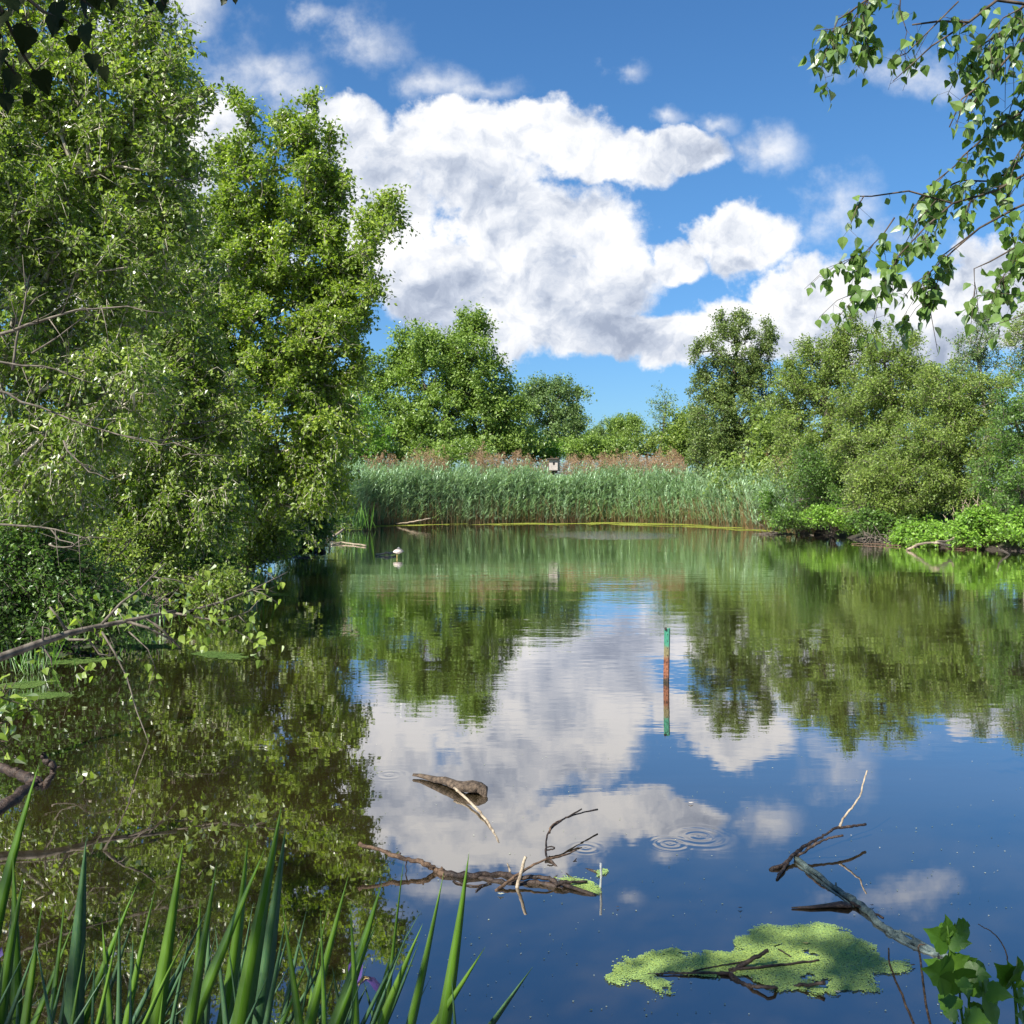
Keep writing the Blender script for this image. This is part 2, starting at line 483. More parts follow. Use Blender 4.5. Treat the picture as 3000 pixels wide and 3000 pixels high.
# ------------------------------------------------------------------ pond outline and terrain
SHORE = [(-4.5, 2.3), (-5.3, 5), (-5.5, 8), (-5.4, 11), tuple(onwater(400, 1150)[:2]), tuple(onwater(430, 1105)[:2]), tuple(onwater(500, 1062)[:2]),
         tuple(onwater(575, 1035)[:2]), tuple(onwater(620, 1005)[:2]), tuple(onwater(690, 991)[:2]), tuple(onwater(850, 988)[:2]),
         tuple(onwater(1000, 986)[:2]), tuple(onwater(1150, 985)[:2]), tuple(onwater(1290, 988)[:2]), tuple(onwater(1400, 995)[:2]),
         tuple(onwater(1500, 1004)[:2]), tuple(onwater(1600, 1015)[:2]), tuple(onwater(1700, 1028)[:2]), tuple(onwater(1800, 1034)[:2]),
         tuple(onwater(1932, 1041)[:2]), (18, 25), (21, 17), (17, 8), (9, 3.4), (4, 2.3), (1.2, 2.05), (-1.5, 2.0)]
SH = np.array(SHORE)


def sdist(X, Y):
    """signed distance to the shoreline, negative over the pond"""
    d = np.full(X.shape, 1e9); inside = np.zeros(X.shape, bool)
    n = len(SH)
    for i in range(n):
        a = SH[i]; b = SH[(i + 1) % n]
        ab = b - a
        tt = np.clip(((X - a[0]) * ab[0] + (Y - a[1]) * ab[1]) / (ab @ ab), 0, 1)
        d = np.minimum(d, np.hypot(X - a[0] - tt * ab[0], Y - a[1] - tt * ab[1]))
        cond = ((a[1] > Y) != (b[1] > Y)) & (X < (b[0] - a[0]) * (Y - a[1]) / (b[1] - a[1] + 1e-12) + a[0])
        inside ^= cond
    return np.where(inside, -d, d)


def axis_lin(lo, hi, step, far, nfar):
    core = np.arange(lo, hi + step, step)
    k = np.linspace(0, 1, nfar + 1)[1:]
    return np.concatenate([lo - (far - abs(lo)) * (k ** 2.5)[::-1], core, hi + (far - hi) * k ** 2.5])


gx = axis_lin(-16, 26, .4, 900, 30); gy = axis_lin(-8, 60, .4, 900, 30)
GX, GY = np.meshgrid(gx, gy)
SD = sdist(GX, GY)
wob = .10 * np.sin(GX * 1.7 + GY * .9) + .08 * np.sin(GX * .6 - GY * 1.3 + 2) + .05 * np.sin(GX * 3.1 + 1) * np.sin(GY * 2.7)
SDW = SD + wob * 1.0


def hgt(sd, wb):
    up_ = .30 * np.clip(sd / .9, 0, 1) ** .8 + .35 * np.clip((sd - .9) / 8, 0, 1) + wb * .25 * np.clip(sd, 0, 1)
    return np.where(sd < 0, np.maximum(-1.2, sd * .5), up_)


GZ = hgt(SDW, wob)


def ground_z(x, y):
    sd = sdist(np.array([x], float), np.array([y], float))[0]
    return float(hgt(np.array([sd]), np.array([0.0]))[0]) - .03


ny, nx = GX.shape
ii = (np.arange(ny - 1)[:, None] * nx + np.arange(nx - 1)[None, :])
q = np.stack([ii, ii + 1, ii + nx + 1, ii + nx], -1).reshape(-1, 4)
g = make_mesh("ground", np.stack([GX, GY, GZ], -1).reshape(-1, 3), [q], M_GROUND, smooth=True)
tag(g, kind='structure')
wv = np.array([(-12, 1, 0), (30, 1, 0), (30, 56, 0), (-12, 56, 0)], float)
wt_ = make_mesh("water", wv, [np.array([[0, 1, 2, 3]])], M_WATER)
tag(wt_, kind='structure')


# ------------------------------------------------------------------ trees
def pxb(D, *bl):
    """crown lobes given as (px, py, rpx, rpy[, depth offset]) at distance D -> world ellipsoids"""
    out_ = []
    for b in bl:
        dd = b[4] if len(b) > 4 else 0
        c = at(b[0], b[1], D + dd)
        k = (D + dd) / F
        out_.append((c[0], c[1], c[2], b[2] * k, max(b[2], b[3]) * k * .85, b[3] * k))
    return out_


def tree(name, label, cat, base, lobes, leafmat, barkmat, nclus=200, twigs=7, per=14, size=.06, twiglen=.55, trunk_r=.12,
         shape='kite', droop=.2, group=None, trunks=None, twigtube=True, width=.68, seed=1, spread=.06, clamp_z=.12, upness=.5, back=0, ragged=.16):
    r = np.random.default_rng(seed)
    L = np.array(lobes)
    bz = ground_z(base[0], base[1])
    B = np.array([base[0], base[1], bz])
    root = tag(empty(name, B), label, cat, group)
    # cluster centres
    wgt = (L[:, 3] * L[:, 4] * L[:, 5]) ** (.72)
    cnt = np.maximum(3, (nclus * wgt / wgt.sum())).astype(int)
    C = []
    for l, k in zip(L, cnt):
        d = unit(r.normal(size=(k, 3)))
        rad = r.uniform(.12, 1, size=(k, 1)) ** (1 / 2.4)
        rad = rad * np.where(r.random((k, 1)) < ragged, r.uniform(1.05, 1.45, (k, 1)), 1)
        C.append(l[:3] + d * rad * l[3:6] * r.normal(1, .12, size=(k, 1)))
    C = np.concatenate(C)
    C = C[C[:, 2] > clamp_z]
    # skeleton
    cen = L[:, :3].mean(0)
    nodes = []; parent = []
    if trunks is None:
        top = L[np.argmax(L[:, 2])]
        trunks = [[B, B * .5 + cen * .5 + r.normal(size=3) * [.2, .2, 0], cen + r.normal(size=3) * .2, top[:3]]]
    tips = []
    for tr_ in trunks:
        tr_ = [np.asarray(p_, float) * (1, 1, 1) for p_ in tr_]
        if back: tr_ = [tr_[0]] + [p_ + (p_ - np.array([0, 0, CAM_H])) * back for p_ in tr_[1:]]
        prev = 0 if nodes else -1
        if not nodes:
            nodes.append(tr_[0]); parent.append(-1); prev = 0
        for a, b in zip(tr_[:-1], tr_[1:]):
            seg = max(1, int(np.linalg.norm(b - a) / .6))
            for s in range(1, seg + 1):
                p_ = a + (b - a) * s / seg + r.normal(size=3) * .03 * np.linalg.norm(b - a) / seg
                nodes.append(p_); parent.append(prev); prev = len(nodes) - 1
    ntr = len(nodes)
    order = np.argsort(np.linalg.norm((C - B) * [1, 1, .6], axis=1) + r.normal(size=len(C)) * .15)
    arr = np.zeros((ntr + len(C) * 4 + 10, 3)); arr[:ntr] = nodes
    n = ntr; par = list(parent); clus_node = []
    depthd = np.zeros(len(arr)); depthd[:ntr] = np.linalg.norm(arr[:ntr] - B, axis=1) * .3
    for ci in order:
        c = C[ci]
        dist = np.linalg.norm(arr[:n] - c, axis=1)
        low = np.maximum(0, arr[:n, 2] - c[2] + .05)
        cost = dist + low * .9 + depthd[:n] * .25
        j = int(np.argmin(cost))
        a = arr[j]; ln = dist[j]
        seg = 1 if ln < .5 else (2 if ln < 1.2 else 3)
        prev = j
        side = r.normal(size=3) * ln * .10
        for s in range(1, seg + 1):
            f_ = s / seg
            arr[n] = a + (c - a) * f_ + (side + np.array([0, 0, -.06 * ln])) * math.sin(math.pi * f_)
            depthd[n] = depthd[prev] + ln / seg
            par.append(prev); prev = n; n += 1
        clus_node.append(prev)
    # radii by pipe model
    w_ = np.zeros(n); w_[clus_node] = 1
    for i in range(n - 1, 0, -1):
        w_[par[i]] += w_[i]
    tipr = .006 * max(1, size / .06)
    rad = np.minimum(tipr * np.sqrt(np.maximum(w_, .6)) * 1.05, trunk_r)
    rad = np.maximum(rad, tipr)
    scale_tr = trunk_r / max(rad[0], 1e-4)
    ratio = np.clip(w_ / w_[0], 0, 1)
    rad = rad * (1 + (scale_tr - 1) * ratio ** .5)
    tb = Tubes()
    ch = [[] for _ in range(n)]
    for i in range(1, n): ch[par[i]].append(i)
    # chains
    stack = [(0, c) for c in ch[0]]
    while stack:
        p_, i = stack.pop()
        pts = [arr[p_], arr[i]]; rr = [min(rad[p_], rad[i] * 1.5), rad[i]]
        cur = i
        while ch[cur]:
            nx_ = max(ch[cur], key=lambda k: w_[k])
            for k in ch[cur]:
                if k != nx_: stack.append((cur, k))
            pts.append(arr[nx_]); rr.append(rad[nx_]); cur = nx_
        tb.add(pts, rr, 6 if rr[0] > .03 else 4, cap=False)
    # twigs
    CN = arr[clus_node]
    out_dir = unit(CN - (cen * [1, 1, .6] + B * [0, 0, .4]))
    nt = len(CN) * twigs
    TB = np.repeat(CN, twigs, 0)
    od = np.repeat(out_dir, twigs, 0)
    td = unit(od * .7 + r.normal(size=(nt, 3)) * .75 + [0, 0, .15])
    tl = twiglen * r.uniform(.5, 1.25, size=(nt, 1))
    mid = TB + td * tl * .55
    end = TB + td * tl + [0, 0, -1] * (tl * droop * r.uniform(.3, 1.6, size=(nt, 1)))
    if twigtube:
        # 3-sided twig tubes, all at once
        P3 = np.stack([TB, mid, end], 1)
        tr3 = tipr * np.array([.75, .5, .25])
        tan = unit(end - TB); a_ = unit(np.cross(tan, [0.13, .2, 1.0])); b_ = np.cross(tan, a_)
        th = np.arange(3) * 2 * np.pi / 3
        ring = a_[:, None, :] * np.cos(th)[None, :, None] + b_[:, None, :] * np.sin(th)[None, :, None]
        V = P3[:, :, None, :] + ring[:, None] * tr3[None, :, None, None]
        base_i = tb.n + np.arange(nt)[:, None, None, None] * 9
        ss = np.arange(2)[None, :, None] * 3; jj = np.arange(3)[None, None, :]
        qd = np.stack([ss + jj, ss + (jj + 1) % 3, ss + 3 + (jj + 1) % 3, ss + 3 + jj], -1)
        tb.V.append(V.reshape(-1, 3)); tb.F.append((base_i + qd).reshape(-1, 4)); tb.n += nt * 9
    # leaves
    fr = r.uniform(.1, 1, size=(nt, per, 1))
    P = (1 - fr) ** 2 * TB[:, None] + 2 * fr * (1 - fr) * mid[:, None] + fr ** 2 * end[:, None]
    P = (P + r.normal(size=P.shape) * spread).reshape(-1, 3)
    lod = np.repeat(od, per, 0)
    nrm = unit(np.array([0, 0, upness]) + lod * .35 + r.normal(size=P.shape) * .55)
    axd = unit(r.normal(size=P.shape) + lod * .5 + [0, 0, -droop * 2.2])
    keep = P[:, 2] > clamp_z * .5
    P = P[keep]; nrm = nrm[keep]; axd = axd[keep]
    sz_ = size * r.uniform(.45, 1.3, size=len(P))
    V, Fc, k = leaves(P, axd, nrm, sz_, width, shape)
    rn = np.clip(r.beta(2, 2.2, size=len(P)) + np.repeat(np.repeat(r.normal(size=len(CN)) * .10, twigs), per)[keep], 0, 1)
    trunk = tb.build("trunk", barkmat)
    crown = make_mesh("crown", V, [Fc], leafmat, rnd=np.repeat(rn, k))
    shift(trunk, root); shift(crown, root)
    return root


def W3(px, py, D): return at(px, py, D)


# --- trees beyond the reeds
tree("maple_tree", "tall leafy maple with rounded crown rising behind the reeds, highest tree beyond the pond", "tree", at(850, 985, 62)[:2],
     pxb(62, (820, 700, 90, 75), (885, 640, 50, 42), (790, 665, 60, 45), (745, 725, 50, 55), (905, 715, 65, 55), (850, 785, 120, 55), (930, 785, 70, 45), (760, 800, 70, 45), (895, 612, 26, 22), (690, 745, 30, 35), (865, 840, 120, 25), (955, 830, 50, 30)),
     M_LEAF_MAPLE, M_BARK_GREY, nclus=440, twigs=8, per=22, size=.20, twiglen=.95, trunk_r=.22, twigtube=False, seed=11, ragged=.07, spread=.16, droop=.15, upness=.9)
tree("oak_tree", "broad round-headed tree standing behind the duck nest box, against open blue sky", "tree", at(1045, 975, 86)[:2],
     pxb(86, (1035, 765, 55, 45), (1000, 755, 30, 35), (1085, 785, 26, 26), (1050, 815, 60, 40), (1065, 740, 25, 20), (1020, 735, 22, 18)),
     M_LEAF_DISTANT, M_BARK_GREY, nclus=200, twigs=7, per=18, size=.20, twiglen=.9, trunk_r=.2, twigtube=False, seed=12, ragged=.07, spread=.18, droop=.12, upness=.9)
tree("small_tree", "yellow-green small tree between the big left-bank trees and the tall maple", "tree", at(665, 985, 55)[:2],
     pxb(55, (665, 790, 45, 50), (645, 740, 26, 35), (690, 840, 50, 30), (630, 830, 40, 40), (625, 770, 26, 30)),
     M_LEAF_LIME, M_BARK_GREY, nclus=110, twigs=7, per=16, size=.14, twiglen=.7, trunk_r=.1, twigtube=False, seed=13, spread=.14)
for i_, (lab, nm, bx, D, lobes, mt) in enumerate([
    ("bright lime bush right behind the plumes beside the duck nest box", "bush", 985, 66, ((965, 832, 40, 26), (1005, 848, 35, 20), (1035, 855, 22, 14)), M_LEAF_LIME),
    ("low rounded green bush right of the duck nest box", "bush", 1100, 72, ((1085, 848, 34, 20), (1120, 845, 40, 22), (1150, 852, 30, 18)), M_LEAF_MAPLE),
    ("small round green tree on the low skyline between nest box and thin pale tree", "small_tree", 1182, 105, ((1180, 803, 26, 17), (1195, 812, 20, 14), (1170, 815, 20, 12)), M_LEAF_MAPLE),
    ("low pale green tree at the lowest dip of the skyline", "small_tree", 1140, 118, ((1138, 812, 26, 12), (1150, 826, 40, 16), (1120, 826, 25, 12)), M_LEAF_DISTANT),
    ("long low bush filling the dark foot of the tall maple", "bush", 830, 57, ((700, 860, 60, 26), (780, 858, 60, 22), (870, 858, 60, 22), (640, 860, 50, 36)), M_LEAF_MAPLE),
    ("low bushes in the gap between the dark ragged tree and the tall olive tree", "bush", 1470, 46, ((1460, 830, 50, 50), (1480, 880, 50, 40), (1440, 900, 60, 40)), M_LEAF_OLIVE),
    ("wide olive bush under the thin pale tree", "bush", 1230, 82, ((1215, 838, 45, 24), (1260, 832, 45, 30), (1180, 845, 40, 20)), M_LEAF_OLIVE),
    ("thin pale see-through tree poking above the bushes left of the dark ragged tree", "young_tree", 1254, 80, ((1253, 765, 24, 26), (1250, 742, 12, 16), (1262, 795, 32, 26)), M_LEAF_DISTANT),
    ("olive rounded bush tight against the left foot of the dark ragged tree", "bush", 1300, 64, ((1296, 805, 28, 34), (1310, 840, 40, 36), (1280, 845, 35, 30)), M_LEAF_OLIVE)]):
    sparse = 'see-through' in lab
    tree(nm, lab, "tree" if nm != "bush" else "bush", at(bx, 970, D)[:2], pxb(D, *lobes), mt, M_BARK_GREY, nclus=34 if sparse else 80, twigs=6 if sparse else 7,
         per=9 if sparse else 16, size=.15 if sparse else .19, twiglen=.8, trunk_r=.09, twigtube=False, seed=20 + i_, spread=.17, upness=.8)

# --- right bank
tree("alder_tree", "dark ragged tree with an overhanging left shoulder at the right end of the reeds", "tree", at(1400, 985, 50)[:2],
     pxb(50, (1385, 620, 40, 28), (1330, 656, 32, 14), (1430, 645, 32, 32), (1375, 700, 62, 42), (1400, 770, 72, 55), (1350, 790, 48, 60), (1400, 850, 75, 45), (1335, 735, 32, 32), (1395, 600, 16, 12), (1440, 700, 26, 40), (1350, 860, 50, 35), (1450, 830, 40, 50)),
     M_LEAF_DARK, M_BARK_BROWN, nclus=470, twigs=8, per=18, size=.115, twiglen=.5, trunk_r=.2, twigtube=True, seed=31, spread=.10)
tree("willow_tree", "tall olive-green tree with wispy top on the right bank, right of the dark ragged tree", "tree", at(1570, 985, 40)[:2],
     pxb(40, (1605, 650, 50, 40), (1540, 705, 62, 45), (1500, 740, 38, 50), (1600, 730, 75, 60), (1560, 810, 90, 70), (1598, 612, 20, 22), (1522, 662, 14, 26), (1570, 668, 30, 26), (1520, 860, 60, 60)),
     M_LEAF_OLIVE, M_BARK_GREY, nclus=420, twigs=8, per=18, size=.095, twiglen=.5, trunk_r=.16, seed=32, spread=.09)
tree("willow_tree", "rounded olive tree with feathery crest, middle of the right bank clump", "tree", at(1690, 1000, 37)[:2],
     pxb(37, (1690, 700, 55, 45), (1660, 655, 24, 35), (1712, 655, 18, 26), (1740, 735, 60, 50), (1650, 770, 70, 60), (1720, 810, 85, 65), (1640, 860, 80, 60)),
     M_LEAF_OLIVE, M_BARK_GREY, nclus=360, twigs=8, per=18, size=.09, twiglen=.48, trunk_r=.15, seed=33, spread=.09)
tree("birch_tree", "thin silvery birch crown standing up behind the right bank thicket", "tree", at(1845, 985, 47)[:2],
     pxb(47, (1838, 655, 34, 30), (1858, 612, 16, 20), (1815, 690, 26, 20), (1870, 680, 26, 22)),
     M_LEAF_DISTANT, M_BARK_BIRCH, nclus=80, twigs=6, per=11, size=.10, twiglen=.5, trunk_r=.1, seed=34, spread=.09)
tree("birch_tree", "pale birch cut by the right edge of the picture, above the thicket", "tree", at(1925, 985, 42)[:2],
     pxb(42, (1925, 660, 32, 45), (1945, 610, 30, 40), (1905, 715, 26, 26), (1980, 680, 50, 80)),
     M_LEAF_OLIVE, M_BARK_BIRCH, nclus=140, twigs=7, per=13, size=.09, twiglen=.5, trunk_r=.1, seed=35, spread=.09)
tree("hazel_bush", "large green thicket bush right of the feathery-crested tree, over the lime shrubs", "bush", at(1820, 1010, 33)[:2],
     pxb(33, (1790, 740, 62, 45), (1840, 760, 70, 55), (1780, 830, 75, 60), (1850, 850, 80, 60), (1740, 890, 60, 50), (1800, 920, 60, 40)),
     M_LEAF_OLIVE, M_BARK_GREY, nclus=420, twigs=8, per=17, size=.08, twiglen=.42, trunk_r=.1, seed=36, spread=.08)
tree("hazel_bush", "bright-leaved bush cut by the right edge of the picture above the waterline", "bush", at(1930, 1015, 30)[:2],
     pxb(30, (1915, 800, 50, 60), (1950, 860, 70, 80), (1890, 900, 45, 60), (2020, 800, 90, 130)),
     M_LEAF_SHRUB, M_BARK_GREY, nclus=260, twigs=8, per=16, size=.085, twiglen=.4, trunk_r=.08, seed=37, spread=.08)
tree("hazel_bush", "olive bush leaning over the water in the middle of the right bank", "bush", at(1690, 1008, 34)[:2],
     pxb(34, (1670, 900, 60, 42), (1715, 915, 55, 45), (1690, 955, 50, 30), (1640, 925, 45, 40), (1735, 950, 26, 26)),
     M_LEAF_OLIVE, M_BARK_GREY, nclus=230, twigs=8, per=16, size=.08, twiglen=.42, trunk_r=.07, seed=38, spread=.08)
tree("hazel_bush", "dark green bush behind the leaning reeds at the start of the right bank", "bush", at(1570, 1000, 38)[:2],
     pxb(38, (1545, 895, 50, 42), (1590, 900, 50, 45), (1560, 945, 55, 28), (1610, 950, 40, 30)),
     M_LEAF_SHRUB, M_BARK_GREY, nclus=200, twigs=8, per=16, size=.09, twiglen=.45, trunk_r=.07, seed=39, spread=.09)
tree("hazel_bush", "shaded low thicket behind the lime shrubs of the right bank, under the olive trees", "bush", at(1700, 985, 43)[:2],
     pxb(42, (1560, 950, 60, 34), (1640, 955, 60, 34), (1720, 950, 60, 36), (1800, 945, 60, 40), (1870, 950, 60, 40), (1940, 950, 60, 40), (1480, 950, 50, 30)),
     M_LEAF_SHRUB, M_BARK_GREY, nclus=260, twigs=8, per=14, size=.13, twiglen=.5, trunk_r=.07, twigtube=False, seed=46, spread=.1, ragged=.05)
for i_, (lab, bx, D, lobes, nc) in enumerate([
    ("bright lime shrub hanging over the water, widest of the low shrubs at the right edge", 1850, 29.6, ((1845, 985, 36, 22), (1870, 1005, 36, 22), (1820, 1010, 30, 18)), 150),
    ("low lime shrub reaching left over a bent dead branch on the right bank", 1775, 30.6, ((1785, 1010, 30, 15), (1750, 1018, 20, 12), (1808, 998, 22, 14)), 90),
    ("lime shrub cut by the right edge of the picture at the waterline", 1925, 28.6, ((1920, 998, 30, 24), (1955, 990, 40, 30)), 90),
    ("low green shrub trailing into the water below the leaning olive bush", 1660, 33.5, ((1640, 985, 40, 22), (1680, 992, 40, 20), (1720, 990, 30, 26)), 120),
    ("bright low shrub in the dark hollow between the olive bush and the bent dead branch", 1735, 31.6, ((1720, 1010, 26, 20), (1748, 1004, 22, 20), (1700, 1012, 20, 14)), 90),
    ("low green shrub at the right end of the reeds over the dead twigs", 1500, 38.5, ((1490, 978, 34, 16), (1520, 985, 26, 14)), 80),
    ("bright lime shrub on the bank under the dark green bush", 1560, 36.5, ((1545, 972, 24, 14), (1580, 978, 30, 17), (1605, 990, 20, 14)), 110)]):
    tree("shrub", lab, "shrub", at(bx, 1000, D + .6)[:2], pxb(D, *lobes), M_LEAF_SHRUB if 'low green' in lab else M_LEAF_LIME, M_BARK_BROWN, nclus=nc, twigs=6, per=9, size=.10, twiglen=.26, trunk_r=.03,
         seed=60 + i_, spread=.05, clamp_z=.06, upness=1.2, width=.8)

# --- left bank
T2 = tree("poplar_tree", "tall sunlit tree with a limb reaching right over the pond, left of the clouds", "tree", at(330, 1120, 20.5)[:2],
     pxb(20, (470, 345, 75, 90), (588, 300, 48, 75), (430, 480, 85, 110), (560, 470, 85, 95), (500, 630, 125, 110), (630, 590, 62, 90), (660, 520, 40, 40), (700, 440, 40, 45, -.5), (735, 400, 24, 40, -.5), (590, 215, 12, 30),
         (462, 225, 18, 40), (545, 250, 20, 40), (620, 360, 40, 40), (650, 500, 40, 40), (560, 790, 115, 115), (600, 900, 50, 75), (440, 880, 100, 110), (700, 540, 22, 34, -.5), (640, 690, 40, 50), (380, 640, 60, 100), (650, 560, 50, 50), (600, 410, 50, 60), (610, 770, 55, 60), (560, 700, 60, 60)),
     M_LEAF_POPLAR, M_BARK_BIRCH, nclus=980, twigs=9, per=14, size=.092, twiglen=.38, trunk_r=.06, seed=41, back=.04, spread=.055, droop=.25,
     trunks=[[W3(330, 1110, 20.5), W3(400, 900, 20), W3(455, 650, 20), W3(500, 430, 20), W3(520, 290, 20)], [W3(400, 900, 20), W3(500, 700, 19.6), W3(600, 540, 19.5), W3(700, 450, 19.4)],
             [W3(455, 650, 20), W3(560, 420, 20), W3(588, 240, 20)]])
T1 = tree("birch_tree", "big silver birch of small glittering leaves filling the left edge of the picture", "tree", at(-60, 1150, 10.5)[:2],
     pxb(10.5, (250, 75, 75, 75), (325, 190, 48, 75), (180, 240, 130, 120), (285, 330, 75, 80), (90, 420, 130, 130), (240, 520, 90, 110), (50, 640, 110, 120), (190, 740, 110, 110), (80, 880, 120, 110), (50, 90, 120, 110),
         (375, 210, 22, 30), (280, -60, 60, 60), (130, -80, 140, 90), (-120, 300, 120, 300), (310, 430, 50, 50)),
     M_LEAF_BIRCH, M_BARK_BIRCH, nclus=1050, twigs=9, per=11, size=.060, twiglen=.30, trunk_r=.045, seed=42, back=.07, spread=.04, droop=.35,
     trunks=[[W3(-60, 1160, 10.5), W3(10, 700, 10.5), W3(60, 420, 10.4), W3(150, 160, 10.4), W3(200, -60, 10.4)], [W3(10, 700, 10.5), W3(110, 480, 10.2), W3(220, 330, 10), W3(262, 200, 10), W3(300, 40, 10)]])
T3 = tree("birch_tree", "leaning white-stemmed birch between the big silver birch and the tall sunlit tree", "tree", at(150, 1150, 15)[:2],
     pxb(15, (330, 560, 90, 110), (300, 700, 110, 110), (380, 780, 80, 90), (240, 860, 130, 100), (360, 950, 100, 80), (320, 420, 50, 60), (200, 980, 110, 60), (345, 300, 26, 50), (300, 200, 45, 100)),
     M_LEAF_BIRCH, M_BARK_BIRCH, nclus=640, twigs=9, per=11, size=.074, twiglen=.36, trunk_r=.038, seed=43, back=.10, spread=.05, droop=.3,
     trunks=[[W3(120, 1120, 14.2), W3(185, 988, 13.6), W3(240, 900, 13.4), W3(290, 838, 13.6), W3(360, 745, 14), W3(345, 500, 15)]])
tree("poplar_tree", "shaded tree filling the gaps behind the two silver birches on the left", "tree", at(60, 1090, 21)[:2],
     pxb(22, (60, 260, 110, 130), (210, 330, 100, 120), (300, 480, 80, 110), (120, 480, 130, 120), (40, 650, 110, 110), (200, 680, 110, 110), (330, 700, 80, 110), (90, 860, 120, 90), (260, 880, 100, 80)),
     M_LEAF_POPLAR, M_BARK_GREY, nclus=520, twigs=8, per=10, size=.13, twiglen=.5, trunk_r=.1, twigtube=False, seed=44, spread=.10, ragged=.05)
for i_, (lab, bx, D, lobes, nc, sz_) in enumerate([
    ("dark shrub spilling to the water at the left edge under the silver birch", 20, 10.6, ((40, 1060, 90, 55), (110, 1110, 65, 45), (-40, 1120, 90, 60)), 190, .05),
    ("tangled shrub with bare grey twigs at the foot of the leaning birch", 200, 14.4, ((200, 1050, 85, 50), (260, 1085, 70, 40), (160, 1110, 60, 30)), 190, .055),
    ("low leafy shrub dipping into the water behind the grey limb", 90, 10.8, ((120, 1165, 70, 30), (30, 1185, 60, 34), (200, 1160, 50, 24)), 170, .055),
    ("shady shrub at the waterline right of the tangled bare twigs", 330, 14.6, ((300, 1140, 60, 26), (360, 1125, 45, 24), (410, 1105, 30, 20)), 130, .055),
    ("green shrub on the bank between the tangled twigs and the mud edge", 330, 17.5, ((345, 1030, 70, 60), (300, 1085, 60, 32), (395, 1075, 38, 34)), 200, .06),
    ("dense shrub on the left bank below the tall sunlit tree", 440, 22, ((455, 985, 66, 50), (500, 960, 50, 60), (430, 1040, 45, 34), (500, 1030, 45, 22)), 240, .07),
    ("dense bush with leaves trailing to the water at the tip of the left bank", 560, 28, ((555, 920, 55, 75), (600, 940, 40, 60), (570, 995, 50, 30)), 260, .08),
    ("dark shrub where the left bank meets the reeds", 640, 38, ((612, 900, 34, 70), (630, 950, 22, 40), (600, 975, 36, 24)), 150, .09)]):
    tree("shrub", lab, "shrub", at(bx, 1000, D + .8)[:2], pxb(D, *lobes), M_LEAF_SHRUB if i_ % 2 == 0 else M_LEAF_BIRCH, M_BARK_GREY, nclus=nc, twigs=8, per=14, size=sz_, twiglen=.3 + .006 * D, trunk_r=.04,
         seed=80 + i_, spread=.05, clamp_z=.05, droop=.25)

LB = lambda x, y, D: at(x * .4, 566.7 + y * .4, D)
crossing = [([(-60, 210), (0, 160), (130, 115), (230, 85), (360, 45), (600, 28), (780, 60)], .020, .004, 9.0), ([(150, 250), (270, 175), (380, 90)], .010, .003, 9.0),
            ([(-80, 270), (0, 290), (200, 310), (320, 350), (470, 400)], .014, .003, 8.8), ([(-90, 380), (-40, 420), (100, 480), (180, 500), (330, 560), (480, 610), (650, 650), (760, 682), (860, 668)], .015, .003, 9.4),
            ([(420, 520), (600, 515), (780, 570), (930, 580), (1060, 540), (1210, 505)], .014, .003, 12.5), ([(700, 650), (800, 655), (930, 650), (1060, 600)], .012, .003, 12.5),
            ([(300, 660), (350, 740), (420, 810), (510, 835)], .010, .003, 9.2), ([(-60, 1055), (120, 1065), (260, 1080), (370, 1110), (440, 1150)], .012, .003, 8.6),
            ([(860, 735), (930, 728), (1010, 730), (1110, 790), (1150, 900)], .010, .003, 14), ([(1000, 1050), (1100, 1045), (1220, 1050)], .010, .003, 15),
            ([(230, 1150), (300, 1165), (380, 1130), (440, 1110)], .010, .003, 9.5), ([(240, 1080), (280, 1130), (360, 1160), (420, 1150)], .008, .003, 9.5), ([(60, 330), (75, 200), (110, 60), (140, -120)], .014, .006, 9.6),
            ([(600, 1290), (560, 1200), (620, 1130), (700, 1080)], .010, .003, 12), ([(480, 1330), (500, 1230), (560, 1150)], .010, .003, 12), ([(550, 1340), (680, 1230), (720, 1160)], .010, .003, 12),
            ([(890, 420), (905, 480), (860, 540), (800, 620), (740, 700)], .022, .028, 15.0), ([(940, 440), (900, 480)], .02, .02, 15.0)]
for pts, r0_, r1_, D_ in crossing:
    P_ = [LB(x, y, D_) for x, y in pts]
    rr_ = np.random.default_rng(len(P_) * 31 + int(pts[0][0]) % 97)
    fine = [P_[0]]
    for a_, b_ in zip(P_[:-1], P_[1:]):
        fine += [(a_ + b_) / 2 + rr_.normal(size=3) * .012, b_]
    tb = Tubes(); tb.add(fine, np.linspace(r0_, r1_, len(fine)), 6)
    for k_ in range(2, len(fine) - 1, 1):
        d_ = unit(fine[k_] - fine[k_ - 1] + rr_.normal(size=3) * .12); ln_ = rr_.uniform(.12, .5)
        if D_ < 14.5: tb.add([fine[k_], fine[k_] + d_ * ln_ * .5 + [0, 0, -.02], fine[k_] + d_ * ln_ + [0, 0, rr_.uniform(-.15, .08)]], [max(r1_, r0_ * .35), r1_ * .8, r1_ * .4], 4)
    shift(tb.build("limb", M_BARK_BIRCH if r0_ > .03 else M_BARK_GREY), T1 if D_ < 11 else T3)

